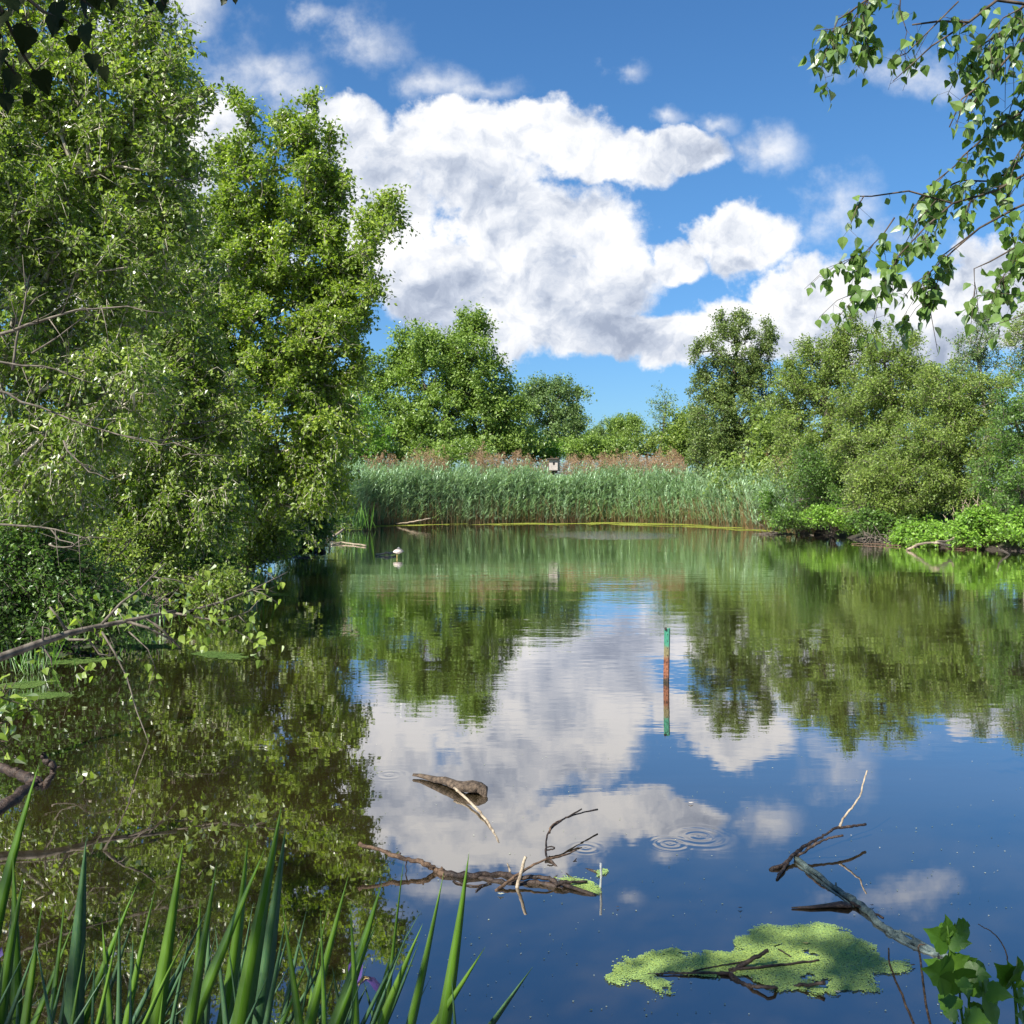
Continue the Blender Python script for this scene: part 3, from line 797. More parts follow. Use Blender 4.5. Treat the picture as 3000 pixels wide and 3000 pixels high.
# --- out-of-view tree behind the viewer, crown placed to shade the near bank
tree("birch_tree", "unseen birch behind the viewer, its crown placed to shade the near bank", "tree", (-3.6, -1.4),
     [(-3.9, -1.0, 5.2, 1.5, 1.2, 1.1), (-2.4, -.8, 5.6, 1.4, 1.1, 1.0), (-1.0, -1.0, 5.6, 1.3, 1.1, .9), (-3.2, -1.2, 7, 1.8, 1.3, 1.2), (-5, -.6, 6, 1.2, 1.2, 1.2), (.4, -1.2, 5.8, 1.2, 1, .8), (-1.6, -1, 7, 1.6, 1.3, 1)],
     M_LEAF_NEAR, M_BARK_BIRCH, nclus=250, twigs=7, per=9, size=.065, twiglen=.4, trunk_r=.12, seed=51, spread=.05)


# ------------------------------------------------------------------ explicit leafy branches near the camera
def spray(tb, rec, pts, r0, leaf_n, size, hang=1.0, r=None, sub=0, sublen=.25, spread=.02, start=.2):
    """a branch polyline with side twigs; appends leaf records"""
    pts = np.array(pts)
    tb.add(pts, np.linspace(r0, r0 * .35, len(pts)), 5)
    seg = np.linalg.norm(np.diff(pts, axis=0), axis=1); cum = np.concatenate([[0], np.cumsum(seg)])

    def pt(f_):
        s = f_ * cum[-1]; k = min(len(seg) - 1, int(np.searchsorted(cum, s, side='right') - 1))
        return pts[k] + (pts[k + 1] - pts[k]) * ((s - cum[k]) / (seg[k] + 1e-9)), unit(pts[k + 1] - pts[k])
    tws = []
    for _ in range(sub):
        b, d = pt(r.uniform(start, 1)); dr = unit(d * .6 + r.normal(size=3) * .55 + np.array([0, 0, -.7 * hang]))
        ln = sublen * r.uniform(.5, 1.2)
        m_ = b + dr * ln * .5; e = b + dr * ln + np.array([0, 0, -.25 * ln * hang])
        tb.add([b, m_, e], [r0 * .35, r0 * .28, r0 * .18], 4)
        tws.append((b, m_, e))
    for _ in range(leaf_n):
        if tws and r.random() < .8:
            b, m_, e = tws[r.integers(len(tws))]; f_ = r.uniform(.15, 1)
            p_ = (1 - f_) ** 2 * b + 2 * f_ * (1 - f_) * m_ + f_ * f_ * e
        else:
            p_, _d = pt(r.uniform(start, 1))
        stalk = unit(r.normal(size=3) + np.array([0, 0, -.8 * hang])) * size * .35
        q_ = p_ + stalk + r.normal(size=3) * spread
        tb.add([p_, q_], [.0009, .0007], 3, cap=False)
        ax_ = unit(r.normal(size=3) * .45 + np.array([0, 0, -1.0 * hang]) + stalk / size)
        rec.append((q_, ax_, unit(r.normal(size=3) + np.array([0, -.4, .35])), size * r.uniform(.7, 1.2), r.beta(2, 2)))


def finish_spray(root, tb, rec, lmat, bmat, shape='birch', width=.82, lname="leaves", bname="branches"):
    P = np.array([x[0] for x in rec]); A = np.array([x[1] for x in rec]); N = np.array([x[2] for x in rec]); S = np.array([x[3] for x in rec]); RN = np.array([x[4] for x in rec])
    V, Fc, k = leaves(P, A, N, S, width, shape)
    c = make_mesh(lname, V, [Fc], lmat, rnd=np.repeat(RN, k), smooth=(shape == 'maple'))
    b = tb.build(bname, bmat)
    shift(c, root); shift(b, root)


# right-hand birch: trunk stands outside the frame, twigs hang into the top right corner
r_ = np.random.default_rng(5)
zb = ground_z(3.6, 2.2)
root = tag(empty("birch_tree", (4.3, 1.6, zb)), "birch whose leafy twigs hang into the sky in the top right corner", "tree")
tb = Tubes(); rec = []
tk = Tubes()
tk.add([(4.3, 1.6, zb - .1), (4.15, 2.0, 1.6), (3.8, 2.9, 3.2), (3.6, 3.8, 4.6), (3.4, 4.4, 6.0), (3.3, 4.8, 7.0)], [.11, .10, .085, .06, .04, .02], 9)
B5 = lambda zx, zy, D=4.5: at(1481 + zx * .3335, zy * .3335, D)
hub = np.array([3.65, 3.7, 4.4]); hub2 = np.array([3.78, 3.0, 3.3]); hub3 = np.array([3.5, 4.3, 5.6])
limbs = [
    ([hub3, (2.6, 4.5, 4.9), B5(700, -160), B5(487, -20), B5(365, 70), B5(300, 110)], .010, 60, 9, .20, .66),
    ([B5(487, 0), B5(440, 70), B5(445, 220), B5(480, 270)], .005, 34, 5, .15, .3),
    ([B5(365, 125), B5(290, 160), B5(170, 175)], .004, 16, 3, .18, .1),
    ([B5(300, 110), B5(250, 230), B5(215, 350), B5(195, 430)], .004, 34, 5, .12, .1),
    ([hub, B5(1500, 40), B5(1200, 0), B5(1040, 125), B5(870, 120), B5(720, 140)], .013, 50, 8, .25, .45),
    ([B5(980, 10), B5(820, 170), B5(690, 300), B5(600, 340)], .005, 6, 2, .2, .2),
    ([B5(1040, 125), B5(830, 260), B5(700, 380), B5(610, 460)], .006, 10, 3, .15, .1),
    ([B5(655, -60), B5(650, 60), B5(690, 180), B5(650, 330)], .004, 16, 4, .12, .1),
    ([hub, B5(1480, 120), B5(1350, 220), B5(1200, 400), B5(1080, 500), B5(1000, 560), B5(930, 720)], .010, 130, 16, .25, .2),
    ([B5(1350, 30), B5(1250, 160), B5(1080, 280), B5(1040, 430)], .008, 90, 12, .25, .05),
    ([hub, B5(1450, 500), B5(1330, 640), B5(1150, 760), B5(1010, 880), B5(960, 940), B5(820, 1050)], .009, 120, 14, .24, .15),
    ([B5(1400, 820), B5(1260, 980), B5(1150, 1025), B5(1000, 1020), B5(900, 1060), B5(760, 1120)], .008, 80, 12, .24, .1),
    ([hub2, B5(1480, 900), B5(1350, 990), B5(1190, 1080), B5(950, 1150), B5(700, 1080), B5(490, 1110), B5(400, 1110)], .010, 90, 16, .25, .3),
    ([B5(950, 1150), B5(800, 1280), B5(640, 1450), B5(560, 1630), B5(380, 1660)], .006, 80, 10, .22, .2),
    ([B5(620, 1230), B5(560, 1320), B5(450, 1430), B5(280, 1500)], .005, 40, 7, .18, .2),
    ([hub2, B5(1480, 1100), B5(1300, 1180), B5(1100, 1290), B5(950, 1420), B5(800, 1560), B5(760, 1640)], .009, 110, 14, .26, .15),
    ([B5(1100, 1290), B5(900, 1440), B5(860, 1600), B5(840, 1700)], .005, 50, 6, .2, .3),
    ([hub2, B5(1480, 1300), B5(1340, 1380), B5(1160, 1480), B5(1070, 1520), B5(1075, 1700)], .007, 100, 12, .24, .1),
    ([B5(1480, 1400), B5(1300, 1450), B5(1240, 1560), B5(1220, 1700)], .005, 70, 8, .2, .1),
    ([B5(1480, 1600), B5(1350, 1670), B5(1090, 1650)], .003, 3, 1, .2, .1),
    ([hub3, B5(1500, -40), B5(1400, 100), B5(1300, 260), B5(1260, 420)], .006, 90, 12, .26, .25),
    ([hub, B5(1520, 300), B5(1380, 460), B5(1280, 600), B5(1240, 760)], .006, 90, 12, .26, .2),
    ([hub, B5(1520, 600), B5(1400, 740), B5(1300, 900), B5(1240, 1000)], .006, 80, 12, .26, .2),
    ([hub2, B5(1500, 1150), B5(1400, 1260), B5(1300, 1350)], .005, 50, 8, .24, .2),
    ([B5(1480, 1720), B5(1300, 1800), B5(1180, 1840)], .004, 8, 2, .12, .1),
]
for (pts, r0, ln, sub, sl_, st) in limbs:
    pts = [np.array(p_, float) for p_ in pts]
    jit = r_.normal() * .25
    pts = [p_ + (p_ - np.array([0, 0, CAM_H])) * jit * .12 * (i > 0) for i, p_ in enumerate(pts)]
    spray(tb, rec, pts, r0 * .8, int(ln * 1.5), .054, 1.0, r_, sub, sl_, start=st)
shift(tk.build("trunk", M_BARK_BIRCH), root)
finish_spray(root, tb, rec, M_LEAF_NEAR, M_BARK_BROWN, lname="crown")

# overhanging leaves with shade put into their colour, in the top left corner, on a low bough close to the viewer
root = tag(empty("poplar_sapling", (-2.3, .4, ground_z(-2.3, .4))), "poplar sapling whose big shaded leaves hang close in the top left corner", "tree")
tk = Tubes(); tk.add([(-2.3, .4, .2), (-2.2, .5, 1.6), (-1.9, .8, 2.6), (-1.6, 1.1, 3.2)], [.03, .025, .018, .01], 7)
shift(tk.build("trunk", M_BARK_BROWN), root)
tb = Tubes(); rec = []
A5 = lambda zx, zy, D: at(zx * .25, zy * .25, D)
for (pts, ln) in [([(-1.6, 1.1, 3.2), A5(-300, -200, 1.5), A5(150, -60, 1.5), A5(330, 90, 1.5), A5(520, 160, 1.5)], 0),
                  ([(-1.6, 1.1, 3.2), A5(-400, -60, 1.4), A5(0, 60, 1.4), A5(180, 420, 1.45), A5(290, 580, 1.5)], 0),
                  ([A5(150, -60, 1.5), A5(560, -60, 1.5), A5(700, 60, 1.5)], 0),
                  ([A5(560, -60, 1.5), A5(900, -60, 1.6), A5(1200, -40, 1.6), A5(1240, 40, 1.6)], 0),
                  ([A5(900, -60, 1.6), A5(1300, -90, 1.6), A5(1740, -60, 1.6)], 0),
                  ([(-1.9, .8, 2.6), A5(-500, 200, 1.4), A5(-100, 300, 1.4), A5(120, 560, 1.4)], 0)]:
    tb.add([np.array(p_, float) for p_ in pts], np.linspace(.006, .0015, len(pts)), 5)
for (x, y, s, D) in [(140, 60, 210, 1.5), (30, 20, 230, 1.4), (440, 110, 220, 1.5), (420, 200, 180, 1.5), (640, 50, 190, 1.5), (690, 20, 130, 1.55), (200, 300, 240, 1.4), (640, 270, 200, 1.5), (60, 180, 220, 1.4),
                     (300, 620, 210, 1.45), (700, 480, 170, 1.6), (550, 330, 150, 1.6), (20, 460, 200, 1.4), (100, 620, 190, 1.5), (200, 460, 150, 1.5), (780, 560, 140, 1.7), (30, 780, 170, 1.5), (230, 760, 130, 1.6),
                     (1130, 20, 75, 1.6), (1215, 60, 105, 1.6), (1240, 10, 70, 1.6), (1695, 0, 90, 1.6), (1770, 0, 80, 1.6), (860, 30, 100, 1.6), (1700, 30, 60, 1.6), (760, -20, 160, 1.5), (-60, 300, 220, 1.4)]:
    p_ = A5(x, y - s * .4, D)
    sz_ = s * .25 / F * D * .85
    rec.append((p_, unit(np.array([r_.normal() * .4, r_.normal() * .3, -1.0])), unit(np.array([r_.normal() * .4, -1, r_.normal() * .4 + .3])), sz_, r_.beta(2, 3)))
    tb.add([p_ + [0, 0, .02], p_], [.001, .001], 3, cap=False)
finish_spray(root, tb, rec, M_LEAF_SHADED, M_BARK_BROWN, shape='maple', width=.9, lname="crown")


# long bare-barked limb with leaves stretching over the water at the left
root = tag(empty("fallen_limb", at(-60, 1260, 6.8)), "grey limb with sparse leaves stretching right over the water from the left edge", "branch")
tb = Tubes(); rec = []
Z4 = lambda zx, zy, D: at(zx * .3, 1062.6 + zy * .3, D)
spray(tb, rec, [Z4(-300, 720, 6.2), Z4(0, 590, 6.6), Z4(250, 500, 6.8), Z4(430, 440, 7.0), Z4(600, 400, 7.2), Z4(860, 350, 7.4), Z4(1100, 300, 7.6)], .035, 26, .06, .5, r_, 5, .3, .03, .5)
spray(tb, rec, [Z4(1080, 310, 7.6), Z4(1300, 350, 7.6), Z4(1420, 360, 7.6), Z4(1600, 288, 7.7)], .010, 16, .06, .6, r_, 3, .25, .03, .2)
spray(tb, rec, [Z4(250, 500, 6.8), Z4(320, 600, 6.8), Z4(330, 660, 6.8)], .008, 6, .06, .5, r_, 1, .2, .03, .2)
spray(tb, rec, [Z4(430, 480, 6.9), Z4(560, 480, 6.9), Z4(620, 570, 6.9), Z4(700, 582, 6.9)], .009, 6, .06, .6, r_, 2, .25, .03, .2)
spray(tb, rec, [Z4(640, 430, 7), Z4(720, 560, 7), Z4(800, 720, 7), Z4(860, 930, 7), Z4(930, 1110, 7), Z4(985, 1290, 7)], .008, 8, .05, .6, r_, 0, .2, .03, .2)
spray(tb, rec, [Z4(810, 430, 7.1), Z4(930, 540, 7.1), Z4(990, 690, 7.1)], .006, 6, .06, .6, r_, 1, .2, .03, .3)
spray(tb, rec, [Z4(270, 480, 6.8), Z4(270, 400, 6.8), Z4(310, 410, 6.8), Z4(320, 470, 6.8)], .008, 0, .06, .6, r_, 0, .2, .03, .3)
spray(tb, rec, [Z4(640, 380, 7.1), Z4(760, 250, 7.2), Z4(870, 170, 7.3), Z4(1040, 0, 7.4)], .012, 22, .06, .5, r_, 4, .3, .03, .2)
spray(tb, rec, [Z4(1160, 310, 7.6), Z4(1400, 240, 7.9), Z4(1600, 160, 8.1), Z4(1810, 55, 8.3)], .011, 26, .06, .5, r_, 4, .25, .04, .0)
spray(tb, rec, [Z4(1480, 420, 7.6), Z4(1560, 470, 7.6), Z4(1610, 520, 7.6)], .004, 10, .06, .7, r_, 1, .15, .04, .4)
for (x, y, n_) in [(1250, 460, 14), (560, 700, 8), (1690, 520, 10), (1400, 310, 14), (1150, 240, 14), (740, 350, 12), (1290, 120, 8), (500, 250, 10), (1560, 390, 6)]:
    c_ = Z4(x, y, 7.5)
    for _ in range(n_):
        rec.append((c_ + r_.normal(size=3) * .07, unit(r_.normal(size=3) + [0, 0, -1]), unit(r_.normal(size=3) + [0, 0, .6]), .065 * r_.uniform(.7, 1.2), r_.beta(2, 2)))
    tb.add([Z4(x - 60, y - 60, 7.5), c_], [.004, .002], 4)
finish_spray(root, tb, rec, M_LEAF_BIRCH, M_BARK_GREY)
# sprig at the left edge
root = tag(empty("leafy_sapling", at(-60, 1500, 4.6)), "leafy sprig poking in at the left edge above the dark bent bough", "plant")
tb = Tubes(); rec = []
spray(tb, rec, [Z4(-300, 1300, 4.6), Z4(-120, 1050, 4.6), Z4(-20, 900, 4.6), Z4(40, 760, 4.6)], .008, 34, .055, .2, r_, 7, .22, .02, .2)
spray(tb, rec, [Z4(-120, 1050, 4.6), Z4(-10, 1010, 4.6), Z4(60, 990, 4.6)], .006, 20, .055, .4, r_, 4, .15, .02, .2)
spray(tb, rec, [Z4(-120, 1100, 4.6), Z4(-10, 1120, 4.6), Z4(50, 1120, 4.6)], .006, 12, .055, .4, r_, 3, .12, .02, .2)
finish_spray(root, tb, rec, M_LEAF_BIRCH, M_BARK_BROWN)


# ------------------------------------------------------------------ bare sticks, logs and driftwood
def stick(name, label, cat, paths, mat, group=None, sides=7, rough=.12, part="twig", seed=3, stubs=0):
    """paths: list of (points, r0, r1). first one is the main stem"""
    r = np.random.default_rng(seed)
    b = np.array(paths[0][0][0], float)
    root = tag(empty(name, b), label, cat, group)
    for i, (pts, r0, r1) in enumerate(paths):
        pts = np.array([np.array(p_, float) for p_ in pts])
        # catmull-rom resample with small knots
        out_ = []
        ext = np.concatenate([[2 * pts[0] - pts[1]], pts, [2 * pts[-1] - pts[-2]]])
        for k in range(1, len(ext) - 2):
            for s in np.linspace(0, 1, 6, endpoint=False):
                p0_, p1_, p2_, p3_ = ext[k - 1], ext[k], ext[k + 1], ext[k + 2]
                out_.append(.5 * ((2 * p1_) + (-p0_ + p2_) * s + (2 * p0_ - 5 * p1_ + 4 * p2_ - p3_) * s * s + (-p0_ + 3 * p1_ - 3 * p2_ + p3_) * s ** 3))
        out_.append(pts[-1]); out_ = np.array(out_)
        nz_ = np.convolve(np.pad(r.normal(size=len(out_)), 3, 'edge'), np.ones(5) / 5, 'same')[3:-3] * 2
        rad = np.linspace(r0, r1, len(out_)) * (1 + nz_ * rough)
        out_ = out_ + r.normal(size=out_.shape) * rad[:, None] * .25
        tb = Tubes(); tb.add(out_, rad, sides)
        for _ in range(stubs if i == 0 else 0):
            k = r.integers(1, len(out_) - 1); d = unit(r.normal(size=3) + [0, 0, .5])
            tb.add([out_[k], out_[k] + d * r0 * 2.2], [rad[k] * .5, rad[k] * .3], 5)
        o = tb.build("stem" if i == 0 else part, mat if not isinstance(mat, list) else mat[min(i, len(mat) - 1)])
        shift(o, root)
    return root


def ZA(zx, zy, D=None, z=0.0):
    px, py = 644 + zx * .3, 1384.6 + zy * .3
    return onwater(px, py, z) if D is None else at(px, py, D)


def ZE(zx, zy, D=None, z=0.0):
    px, py = 1094.8 + zx * .4334, 1384.6 + zy * .4334
    return onwater(px, py, z) if D is None else at(px, py, D)


stick("fallen_branch", "long brown fallen branch lying on the water with a raised left arm", "branch",
      [([ZA(110, 690, 4.67), ZA(260, 735, 4.65), ZA(400, 785, 4.62), ZA(520, 812, 4.6), ZA(600, 860, 4.6), ZA(660, 888, z=.005)], .009, .014),
       ([ZA(640, 886, z=.0), ZA(800, 892, z=.01), ZA(1000, 882, 4.57), ZA(1120, 900, 4.5), ZA(1270, 905, 4.48), ZA(1380, 945, 4.43), ZA(1600, 1018, z=.0)], .016, .008),
       ([ZA(1340, 940, z=.02), ZA(1450, 932, z=.02), ZA(1545, 928, z=.015)], .009, .005),
       ([ZA(820, 890, z=0), ZA(960, 925, z=.0), ZA(1100, 940, z=.0), ZA(1250, 940, z=.0), ZA(1400, 975, z=-.002)], .012, .010),
       ([ZA(415, 790, 4.62), ZA(405, 830, 4.62), ZA(412, 860, 4.62)], .004, .002)],
      [M_BROWNWOOD, M_WETWOOD], part="branch", stubs=3)
stick("hooked_twig", "dark hooked twig rising in a C shape above the right end of the fallen branch", "twig",
      [([ZA(1610, 868, z=0), ZA(1500, 848, 4.66), ZA(1370, 830, 4.7), ZA(1300, 785, 4.75), ZA(1285, 735, 4.8), ZA(1302, 620, 4.95), ZA(1380, 548, 5.05), ZA(1460, 512, 5.15), ZA(1612, 474, 5.3)], .007, .004),
       ([ZA(1305, 625, 4.95), ZA(1330, 570, 5.0), ZA(1420, 525, 5.1), ZA(1512, 472, 5.2)], .005, .004),
       ([ZA(1300, 785, 4.75), ZA(1370, 850, 4.65), ZA(1470, 920, z=0)], .006, .005),
       ([ZA(1287, 735, 4.8), ZA(1340, 720, 4.8), ZA(1325, 708, 4.8), ZA(1295, 712, 4.8)], .004, .003)],
      [M_WETWOOD, M_BROWNWOOD, M_WETWOOD], seed=4)
stick("bent_twig", "thin brown twig crossing over the fallen branch beside the pale peg", "twig",
      [([ZA(970, 985, z=0), ZA(1060, 920, 4.44), ZA(1150, 858, 4.5), ZA(1280, 790, 4.55), ZA(1390, 768, 4.6), ZA(1480, 732, 4.68)], .008, .004)], M_BROWNWOOD, seed=5)
stick("crossing_twig", "short dark twig crossing behind the hooked twig near the duckweed patch", "twig",
      [([ZA(1340, 905, z=0), ZA(1420, 845, 4.68), ZA(1480, 785, 4.75)], .004, .003)], M_WETWOOD, seed=6)
stick("wooden_peg", "short pale peg standing upright out of the fallen branch", "peg",
      [([ZA(1105, 978, z=-.01), ZA(1130, 870, 4.44), ZA(1155, 770, 4.44)], .009, .007)], M_DEADWOOD, seed=7, rough=.05)
stick("pale_reed_cane", "long pale curved cane running from the driftwood chunk to the fallen branch", "stick",
      [([ZA(1065, 868, z=.0), ZA(1000, 710, 4.95), ZA(940, 590, 5.2), ZA(860, 480, 5.45), ZA(780, 400, 5.65), ZA(708, 338, 5.78)], .006, .008)], M_DEADWOOD, seed=8, rough=.06)
stick("sunken_twig", "thin dark twig at the water surface below the fallen branch's left arm", "twig",
      [([ZA(700, 918, z=.004), ZA(740, 940, z=.004), ZA(850, 955, z=.004), ZA(945, 936, z=.004)], .004, .003), ([ZA(845, 988, z=.003), ZA(875, 962, z=.004), ZA(880, 950, z=.004)], .003, .003)], M_WETWOOD, seed=9)
stick("reed_cane", "thin whitish cane standing upright in the water right of the fallen branch", "stick",
      [([ZA(1630, 990, z=-.02) + [0, 0, 0], ZA(1635, 815, 4.4)], .0055, .0055)], plain("bleached_cane", (.55, .55, .5), .5), seed=10, rough=.03)
stick("forked_branch", "dark forked branch rising right with a pale curled tip at the algae log's head", "branch",
      [([ZE(832, 592, z=0), ZE(880, 572, z=.01), ZE(940, 520, 4.76), ZE(1000, 475, 4.82), ZE(1060, 445, 4.88), ZE(1110, 412, 4.94), ZE(1180, 403, 4.98), ZE(1242, 394, 5.05)], .010, .006),
       ([ZE(1128, 405, 4.95), ZE(1150, 360, 5.0), ZE(1195, 305, 5.03), ZE(1222, 262, 5.07), ZE(1232, 215, 5.1), ZE(1249, 160, 5.14)], .006, .004),
       ([ZE(940, 535, 4.74), ZE(1010, 490, 4.72), ZE(1070, 458, 4.7), ZE(1145, 442, 4.69)], .008, .005),
       ([ZE(905, 562, z=.01), ZE(870, 605, z=.01), ZE(856, 632, z=.004)], .007, .005)],
      [M_WETWOOD, M_DEADWOOD, M_WETWOOD, M_WETWOOD], seed=11)
stick("sunken_log", "straight algae-grey log slanting down to the right just under the water surface", "log",
      [([ZE(940, 545, z=.004), ZE(1040, 620, z=.004), ZE(1130, 685, z=.006), ZE(1240, 765, z=.006), ZE(1350, 862, z=.004), ZE(1480, 925, z=.002), ZE(1640, 985, z=.002)], .012, .017),
       ([ZE(945, 570, z=.002), ZE(1060, 655, z=.002), ZE(1190, 752, z=.002)], .005, .005),
       ([ZE(1180, 735, z=.012), ZE(1250, 765, z=.014), ZE(1320, 803, z=.012)], .006, .004),
       ([ZE(1330, 850, z=.012), ZE(1430, 875, z=.014), ZE(1510, 925, z=.012), ZE(1600, 965, z=.008)], .006, .006),
       ([ZE(1330, 868, z=.0), ZE(1440, 925, z=.0), ZE(1560, 968, z=.0)], .006, .010)],
      [M_ALGAE, M_ALGAE, M_WETWOOD, M_ALGAE, M_ALGAE], seed=12, rough=.14, stubs=5)
stick("forked_twig", "dark forked twig standing in the duckweed raft with its arm pointing up right", "twig",
      [([ZE(650, 1050, z=-.005), ZE(700, 1010, 3.66), ZE(760, 975, 3.66), ZE(820, 944, 3.66)], .009, .007),
       ([ZE(740, 1101, z=.003), ZE(830, 1102, z=.02), ZE(885, 1110, 3.54), ZE(960, 1095, 3.52), ZE(1065, 1083, 3.5)], .007, .006),
       ([ZE(655, 1050, z=.002), ZE(700, 1080, z=.002), ZE(745, 1102, z=.002)], .008, .006)], M_WETWOOD, seed=13)
stick("floating_stick", "long thin stick lying flat left of the forked twig in the duckweed", "stick",
      [([ZE(290, 1045, z=.004), ZE(470, 1042, z=.006), ZE(650, 1044, z=.006)], .003, .006), ([ZE(490, 1034, z=.006), ZE(600, 1010, z=.008), ZE(710, 993, z=.01)], .003, .003)], M_WETWOOD, seed=14)
stick("floating_stick", "long thin stick lying flat on the duckweed, pointing right from the forked twig", "stick",
      [([ZE(645, 1025, z=.008), ZE(760, 1018, z=.010), ZE(900, 1003, z=.010), ZE(1040, 985, z=.008)], .006, .003)], M_WETWOOD, seed=15)
stick("floating_stick", "tiny dark stick lying near the top of the duckweed raft", "stick",
      [([ZE(862, 936, z=.008), ZE(918, 970, z=.008)], .003, .002)], M_WETWOOD, seed=16)
stick("dark_bough", "thick dark bent bough over the water at the left edge behind the iris blades", "branch",
      [([Z4(-300, 1180, 4.4), Z4(0, 1280, 4.3), Z4(120, 1330, 4.25), Z4(210, 1370, 4.2), Z4(270, 1400, 4.2), Z4(335, 1300, 4.2), Z4(285, 1240, 4.2), Z4(270, 1185, 4.2)], .026, .012),
       ([Z4(230, 1370, 4.2), Z4(150, 1430, 4.1), Z4(60, 1500, 4.0), Z4(-60, 1600, 3.9)], .020, .022),
       ([Z4(330, 1300, 4.2), Z4(380, 1275, 4.2)], .006, .003)], M_WETWOOD, seed=17)
stick("dead_shoot", "thin dark bare stem before the water, left one of two by the leafy plant", "twig",
      [([at(1745, 1990, 2.0), at(1715, 1910, 2.0), at(1690, 1850, 2.0), at(1678, 1815, 2.0), at(1676, 1788, 2.0)], .0028, .0016)], M_WETWOOD, seed=18, rough=.03)
stick("dead_shoot", "thin dark bare stem nearest the leafy plant, with a small hooked tip", "twig",
      [([at(1775, 1990, 2.0), at(1752, 1920, 2.0), at(1742, 1860, 2.0), at(1736, 1810, 2.0), at(1733, 1785, 2.0), at(1745, 1782, 2.0)], .0028, .0016)], M_WETWOOD, seed=19, rough=.03)
stick("leaning_dead_trunk", "pale bleached dead trunk leaning right out of the foliage by the reeds", "tree trunk",
      [([at(560, 910, 40), at(612, 856, 40), at(650, 830, 40), at(676, 812, 40)], .14, .08), ([at(630, 845, 40), at(650, 858, 40), at(664, 866, 40)], .05, .02)], M_DEADWOOD, seed=20, rough=.06)

dz = lambda px, py, z=.05: onwater(px, py, z)
stick("drift_log", "dark half-sunk log lying off the tip of the left bank", "log",
      [([dz(490, 1047), dz(540, 1043), dz(575, 1036), dz(612, 1041, .02)], .12, .06), ([dz(540, 1043), dz(560, 1052, .0), dz(585, 1052, .0)], .04, .02), ([dz(555, 1038), dz(580, 1030, .2), dz(598, 1034, .1)], .04, .02)], M_WETWOOD, seed=21)
stick("floating_stick", "pale stick floating left of the resting bird", "stick", [([dz(625, 1027, .03), dz(648, 1024, .04), dz(690, 1030, .02)], .03, .02)], M_DEADWOOD, seed=22)
stick("floating_stick", "pale forked stick floating just beside the resting bird", "stick",
      [([dz(708, 1047, .02), dz(728, 1044, .06), dz(748, 1043, .05)], .03, .03), ([dz(712, 1049, .02), dz(735, 1050, .0), dz(740, 1052, .0)], .015, .012)], M_DEADWOOD, seed=23)
stick("floating_stick", "long pale stick at the foot of the reeds above the resting bird", "stick", [([dz(745, 989, .05), dz(780, 984, .25), dz(812, 978, .4)], .035, .025)], M_DEADWOOD, seed=24)
stick("floating_stick", "pale stick slanting out of the water under the left bank tip", "stick", [([dz(618, 1018, .0), dz(638, 1006, .2), dz(648, 999, .3)], .05, .03)], M_DEADWOOD, seed=25)
stick("bent_cane", "bent pale cane folded over on the mud of the left bank", "stick", [([onwater(350, 1100, .3), onwater(374, 1079, .4), onwater(376, 1096, .2)], .02, .015)], M_DEADWOOD, seed=26)
stick("dead_branch", "arched dead branch under the lime shrubs of the right bank", "branch",
      [([dz(1712, 1037, .02), dz(1735, 1027, .2), dz(1765, 1024, .35), dz(1795, 1030, .2)], .035, .03), ([dz(1765, 1024, .35), dz(1790, 1020, .3), dz(1800, 1014, .4)], .04, .02)], M_DEADWOOD, seed=27)
stick("dead_branch", "straight thin dead branch floating out from the right bank", "branch",
      [([dz(1700, 1030, .03), dz(1650, 1026, .04), dz(1606, 1026, .02)], .02, .012)], M_BROWNWOOD, seed=28)
stick("dead_branch", "small crooked dead branch standing in the water near the right edge", "branch",
      [([dz(1905, 1046, 0), dz(1888, 1038, .15), dz(1882, 1031, .3)], .03, .015)], M_DEADWOOD, seed=29)


def brush(name, label, cx_, cy_, D, rx, ry, n_, mat, seed, r0=.02, up_=.4):
    r = np.random.default_rng(seed); tb = Tubes(); c = at(cx_, cy_, D); k = D / F
    root = tag(empty(name, (c[0], c[1], 0)), label, "dead brush")
    for _ in range(n_):
        a = c + np.array([r.uniform(-1, 1) * rx * k, r.uniform(-.5, .5) * rx * k, -ry * k * r.uniform(.3, 1)])
        d = unit(r.normal(size=3) * [1, .6, .7] + [0, -.2, up_]); ln = r.uniform(.5, 1.5) * rx * k * .7
        a[2] = max(a[2], .02)
        m_ = a + d * ln * .5 + r.normal(size=3) * ln * .08; e = a + d * ln + r.normal(size=3) * ln * .15
        m_[2] = max(m_[2], .02); e[2] = max(e[2], .01)
        tb.add([a, m_, e], [r0, r0 * .7, r0 * .3], 4)
        if r.random() < .6:
            tb.add([m_, m_ + unit(d + r.normal(size=3) * .6) * ln * .4], [r0 * .5, r0 * .2], 3)
    shift(tb.build("branches", mat), root)


